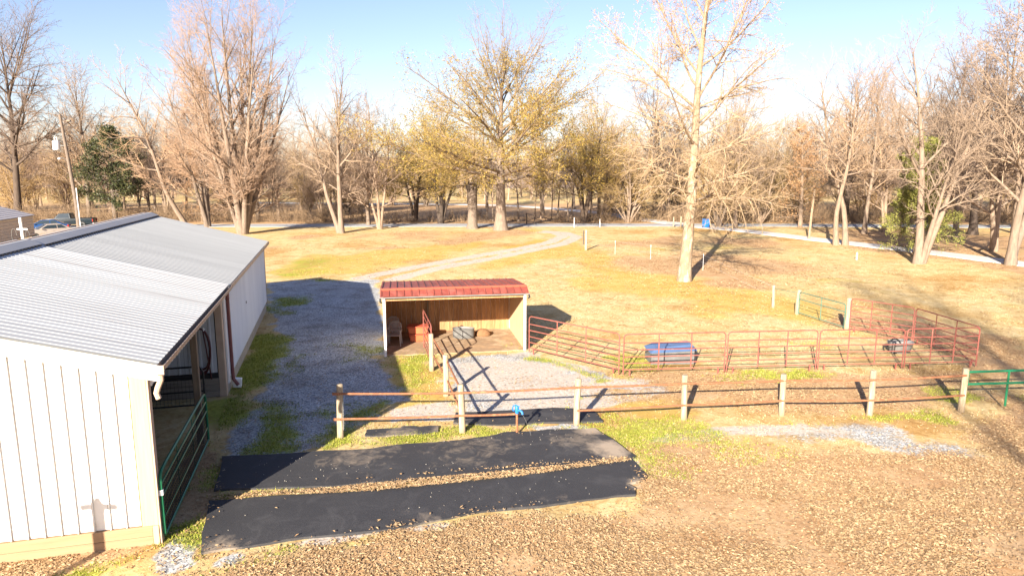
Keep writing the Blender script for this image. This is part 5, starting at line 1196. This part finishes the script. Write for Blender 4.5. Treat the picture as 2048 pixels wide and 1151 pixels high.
# --- brush along the road and creek
def brush():
    rng = np.random.default_rng(15); N = 1100
    x = rng.uniform(-95, 95, N); y = 90.5 + rng.gamma(1.6, 3.2, N); keep = np.ones(N, bool); hgt = rng.uniform(.5, 2.5, N)
    op = (x > -20) & (x < 12); keep &= ~(op & (rng.uniform(0, 1, N) < .55)); hgt[op] *= .6
    x, y, hgt = x[keep], y[keep], hgt[keep]; n = len(x); m = 10
    px = np.repeat(x, m) + rng.normal(0, .35, n * m); py = np.repeat(y, m) + rng.normal(0, .35, n * m)
    d = norm(np.stack([rng.normal(0, .35, n * m), rng.normal(0, .35, n * m), np.ones(n * m)], -1)); L = np.repeat(hgt, m) * rng.uniform(.5, 1.3, n * m)
    P, Rr = walk(rng, np.stack([px, py, np.full(n * m, -.05)], -1), d, L, np.full(n * m, .02), 3, -.02, .15, .4); parts = [tubes(P, Rr, 3) + (None,)]
    p, dd, l, r = children(rng, P, Rr, L, 3, .3, 1, 40, 12, .5, one, .7, .012); Q, S = walk(rng, p, dd, l, r, 2, 0, .1); v, t = cones(Q, S); parts.append((v, None, t))
    me = mesh_np('undergrowth', *join(parts)); me.materials.append(M['twig_brush']); tag(link('undergrowth', me), 'dry brown brush along the far side of the road', 'undergrowth', kind='stuff')
brush()
# --- trees behind the camera, whose shadows lie on the leaves at the lower right
tree('upright', 'bare_tree', 'bare tree out of view behind the viewer, shading the right of the yard', 10, -15, R(30), 1.25, 1.3)
tree('spreading', 'bare_tree', 'dark bare tree out of view to the right, shading the right of the lawn', 2.0, -18, R(70), 1.2, .9)

# ---------------------------------------------------------------- litter and blades
def scatter(name, label, cat, n, xr, yr, prob, maker, m, seed):
    rng = np.random.default_rng(seed); x = rng.uniform(*xr, n); u = rng.uniform(0, 1, n); y = yr[0] * (yr[1] / yr[0]) ** u
    k = rng.uniform(0, 1, n) < prob(x, y, rng); x, y = x[k], y[k]
    me = mesh_np(name, *maker(rng, x, y)); me.materials.append(M[m]); tag(link(name, me), label, cat, kind='stuff')
def curled(size):
    def f(rng, x, y):
        N = len(x); a = rng.uniform(0, 6.28, N); tl = rng.normal(0, .15, N); s = size * rng.uniform(.55, 1.4, N); z = np.where(on_mats(x, y) & (y < 19), .082, ground_z(x, y) + .006 + rng.uniform(0, .022, N))
        ax = np.stack([np.cos(a), np.sin(a), tl], -1); b = np.stack([-np.sin(a), np.cos(a), rng.normal(0, .25, N)], -1); up = np.array([[0, 0, 1.]]); c = np.stack([x, y, z], -1); s = s[:, None]; cu = (rng.uniform(-.05, .16, N))[:, None]
        V = np.stack([c - ax * s * .6, c + b * s * .20 + up * s * cu, c + ax * s * .6, c - b * s * .20 + up * s * cu], 1)
        i = np.arange(N)[:, None] * 4; t = np.concatenate([i + np.array([[0, 2, 1]]), i + np.array([[0, 3, 2]])]); return V.reshape(-1, 3), None, t
    return f
def blades(h, wd, per=3, lean=.5):
    def f(rng, x, y):
        x = np.repeat(x, per) + rng.normal(0, .03, len(x) * per); y = np.repeat(y, per) + rng.normal(0, .03, len(y) * per); N = len(x); z = ground_z(x, y)
        a = rng.uniform(0, 6.28, N); hh = h * rng.uniform(.4, 1.3, N); dx = rng.normal(0, lean, N) * hh; dy = rng.normal(0, lean, N) * hh
        V = np.stack([np.stack([x - wd * np.cos(a), y - wd * np.sin(a), z - .01], -1), np.stack([x + wd * np.cos(a), y + wd * np.sin(a), z - .01], -1), np.stack([x + dx, y + dy, z + hh], -1)], 1)
        return V.reshape(-1, 3), None, np.arange(N * 3).reshape(-1, 3)
    return f
def stones(size):
    def f(rng, x, y):
        N = len(x); s = size * rng.uniform(.5, 1.5, N); z = ground_z(x, y) + .004; o = np.array([[1, 0, 0], [0, 1, 0], [-1, 0, 0], [0, -1, 0], [0, 0, .7]]); V = o[None] * s[:, None, None] * rng.uniform(.7, 1.3, (N, 5, 3)); a = rng.uniform(0, 6.28, N)
        c, n = np.cos(a)[:, None], np.sin(a)[:, None]; W = np.stack([V[..., 0] * c - V[..., 1] * n + x[:, None], V[..., 0] * n + V[..., 1] * c + y[:, None], V[..., 2] + z[:, None]], -1)
        i = np.arange(N)[:, None] * 5; t = np.concatenate([i + np.array([[k, (k + 1) % 4, 4]]) for k in range(4)]); return W.reshape(-1, 3), None, t
    return f
def off_barn(x, y):
    c, s = math.cos(BA), math.sin(BA); u = (x + 6.52) * c + (y - 11.7) * s; v = -(x + 6.52) * s + (y - 11.7) * c; return ~((u < .05) & (u > -10.1) & (v > -.05) & (v < BL + .05))
def off_shed(x, y):
    c, s = math.cos(SA), math.sin(SA); u = (x - SX) * c + (y - SY) * s; v = -(x - SX) * s + (y - SY) * c; return ~((u > -.05) & (u < SWD + .05) & (v > .05) & (v < SD))
MATP = [[(-6.40, 13.72), (2.70, 15.28), (2.98, 15.50), (2.22, 17.36), (1.0, 17.28), (-1.0, 16.66), (-6.98, 15.50)], [(-5.60, 11.31), (-2.2, 12.15), (.9, 13.15), (2.62, 13.52), (3.06, 14.42), (2.86, 15.34), (-6.32, 13.28)], [(-1.60, 17.72), (2.5, 17.86), (2.3, 18.75), (-1.60, 18.55)], [(-3.83, 16.9), (-1.95, 17.12), (-2.0, 17.5), (-3.86, 17.26)]]
def off_mats(x, y):
    k = np.ones(len(x), bool)
    for p in MATP: k &= pdist(p, x, y) < 0
    return k
def on_mats(x, y): return ~off_mats(x, y)
def spill(x, y, rng):
    """leaves lie beside the mats and thin out over their edges"""
    d = np.full(len(x), -9.)
    for p in MATP: d = np.maximum(d, pdist(p, x, y))
    return np.where(d < 0, 1, .35 * np.exp(-d / .12) + .006)
SEAM = [(-6.3, 13.45), (-3.3, 13.95), (-.2, 14.5), (2.7, 15.3), (.0, 14.45), (-3.1, 13.75)]
def p_leaf(x, y, rng): g, mo, le, go = masks(x, y); return np.clip(le * np.clip((fbm(x * .55, y * .55, 31) - .34) * 4.5, .12, 1) * (.5 + .7 * (fbm(x * 1.7, y * 1.7, 33) > .45)) * (1 - .75 * g) + .03, 0, 1) * off_barn(x, y) * off_shed(x, y) * spill(x, y, rng)
def p_leaf2(x, y, rng): return np.maximum(p_leaf(x, y, rng), (pdist(SEAM, x, y) > -.12) * .95)
scatter('fallen_leaves', 'dry brown fallen leaves covering the ground in the foreground', 'leaves', 900000, (-9, 24), (8.5, 29), p_leaf2, curled(.058), 'leaf_litter', 1)
def p_lawn(x, y, rng): g, mo, le, go = masks(x, y); return np.clip(.16 + .6 * le - g, 0, 1) * (fbm(x * .5, y * .3, 61) > .42) * off_barn(x, y) * off_shed(x, y)
scatter('lawn_leaves', 'fallen leaves sprinkled over the lawn in the middle distance', 'leaves', 210000, (-24, 42), (29, 88), p_lawn, curled(.11), 'leaf_litter', 8)
def p_moss(x, y, rng): g, mo, le, go = masks(x, y); return np.clip((mo - .22) * 1.25, 0, 1) * off_barn(x, y) * off_mats(x, y)
scatter('grass', 'short green grass and weeds growing in patches', 'grass', 330000, (-15, 17), (9.5, 48), p_moss, blades(.055, .010, 3, .7), 'grass_blade', 2)
def p_straw(x, y, rng): g, mo, le, go = masks(x, y); return np.clip(1 - 1.6 * g - mo - .8 * le, 0, 1) * off_barn(x, y) * off_shed(x, y) * off_mats(x, y) * (.25 + 1.2 * (fbm(x * .7, y * .7, 12) > .47)) * .8
scatter('dry_grass', 'short dry straw coloured grass of the winter lawn', 'grass', 90000, (-14, 34), (15, 60), p_straw, blades(.045, .009, 2, .9), 'straw_blade', 3)
def p_grav(x, y, rng): g, mo, le, go = masks(x, y); return np.clip((g - .35) * 1.1 - mo * .8, 0, .75) * (1 - .8 * pale_mask(x, y)) * off_barn(x, y) * off_mats(x, y) * off_shed(x, y)
scatter('gravel', 'loose grey gravel of the yard between barn and shed', 'gravel', 90000, (-14, 11), (10, 42), p_grav, stones(.022), 'pebble', 4)
def chips(rng, x, y): V, q, t = stones(.010)(rng, x, y); V[:, 2] += .055; return V, q, t
def p_chip(x, y, rng): return (pdist(MATP[0], x, y) > .1) * .9 * (fbm(x * .8, y * 1.2, 3) > .52) + (pdist(MATP[1], x, y) > .1) * .35 * (fbm(x * .8, y * .8, 7) > .5) + (pdist(MATP[2], x, y) > .1) * .4
scatter('hay_chips', 'pale chips and hay bits strewn over the rubber mats', 'litter', 1000, (-7, 3.2), (11.4, 18.7), p_chip, chips, 'chip', 5)
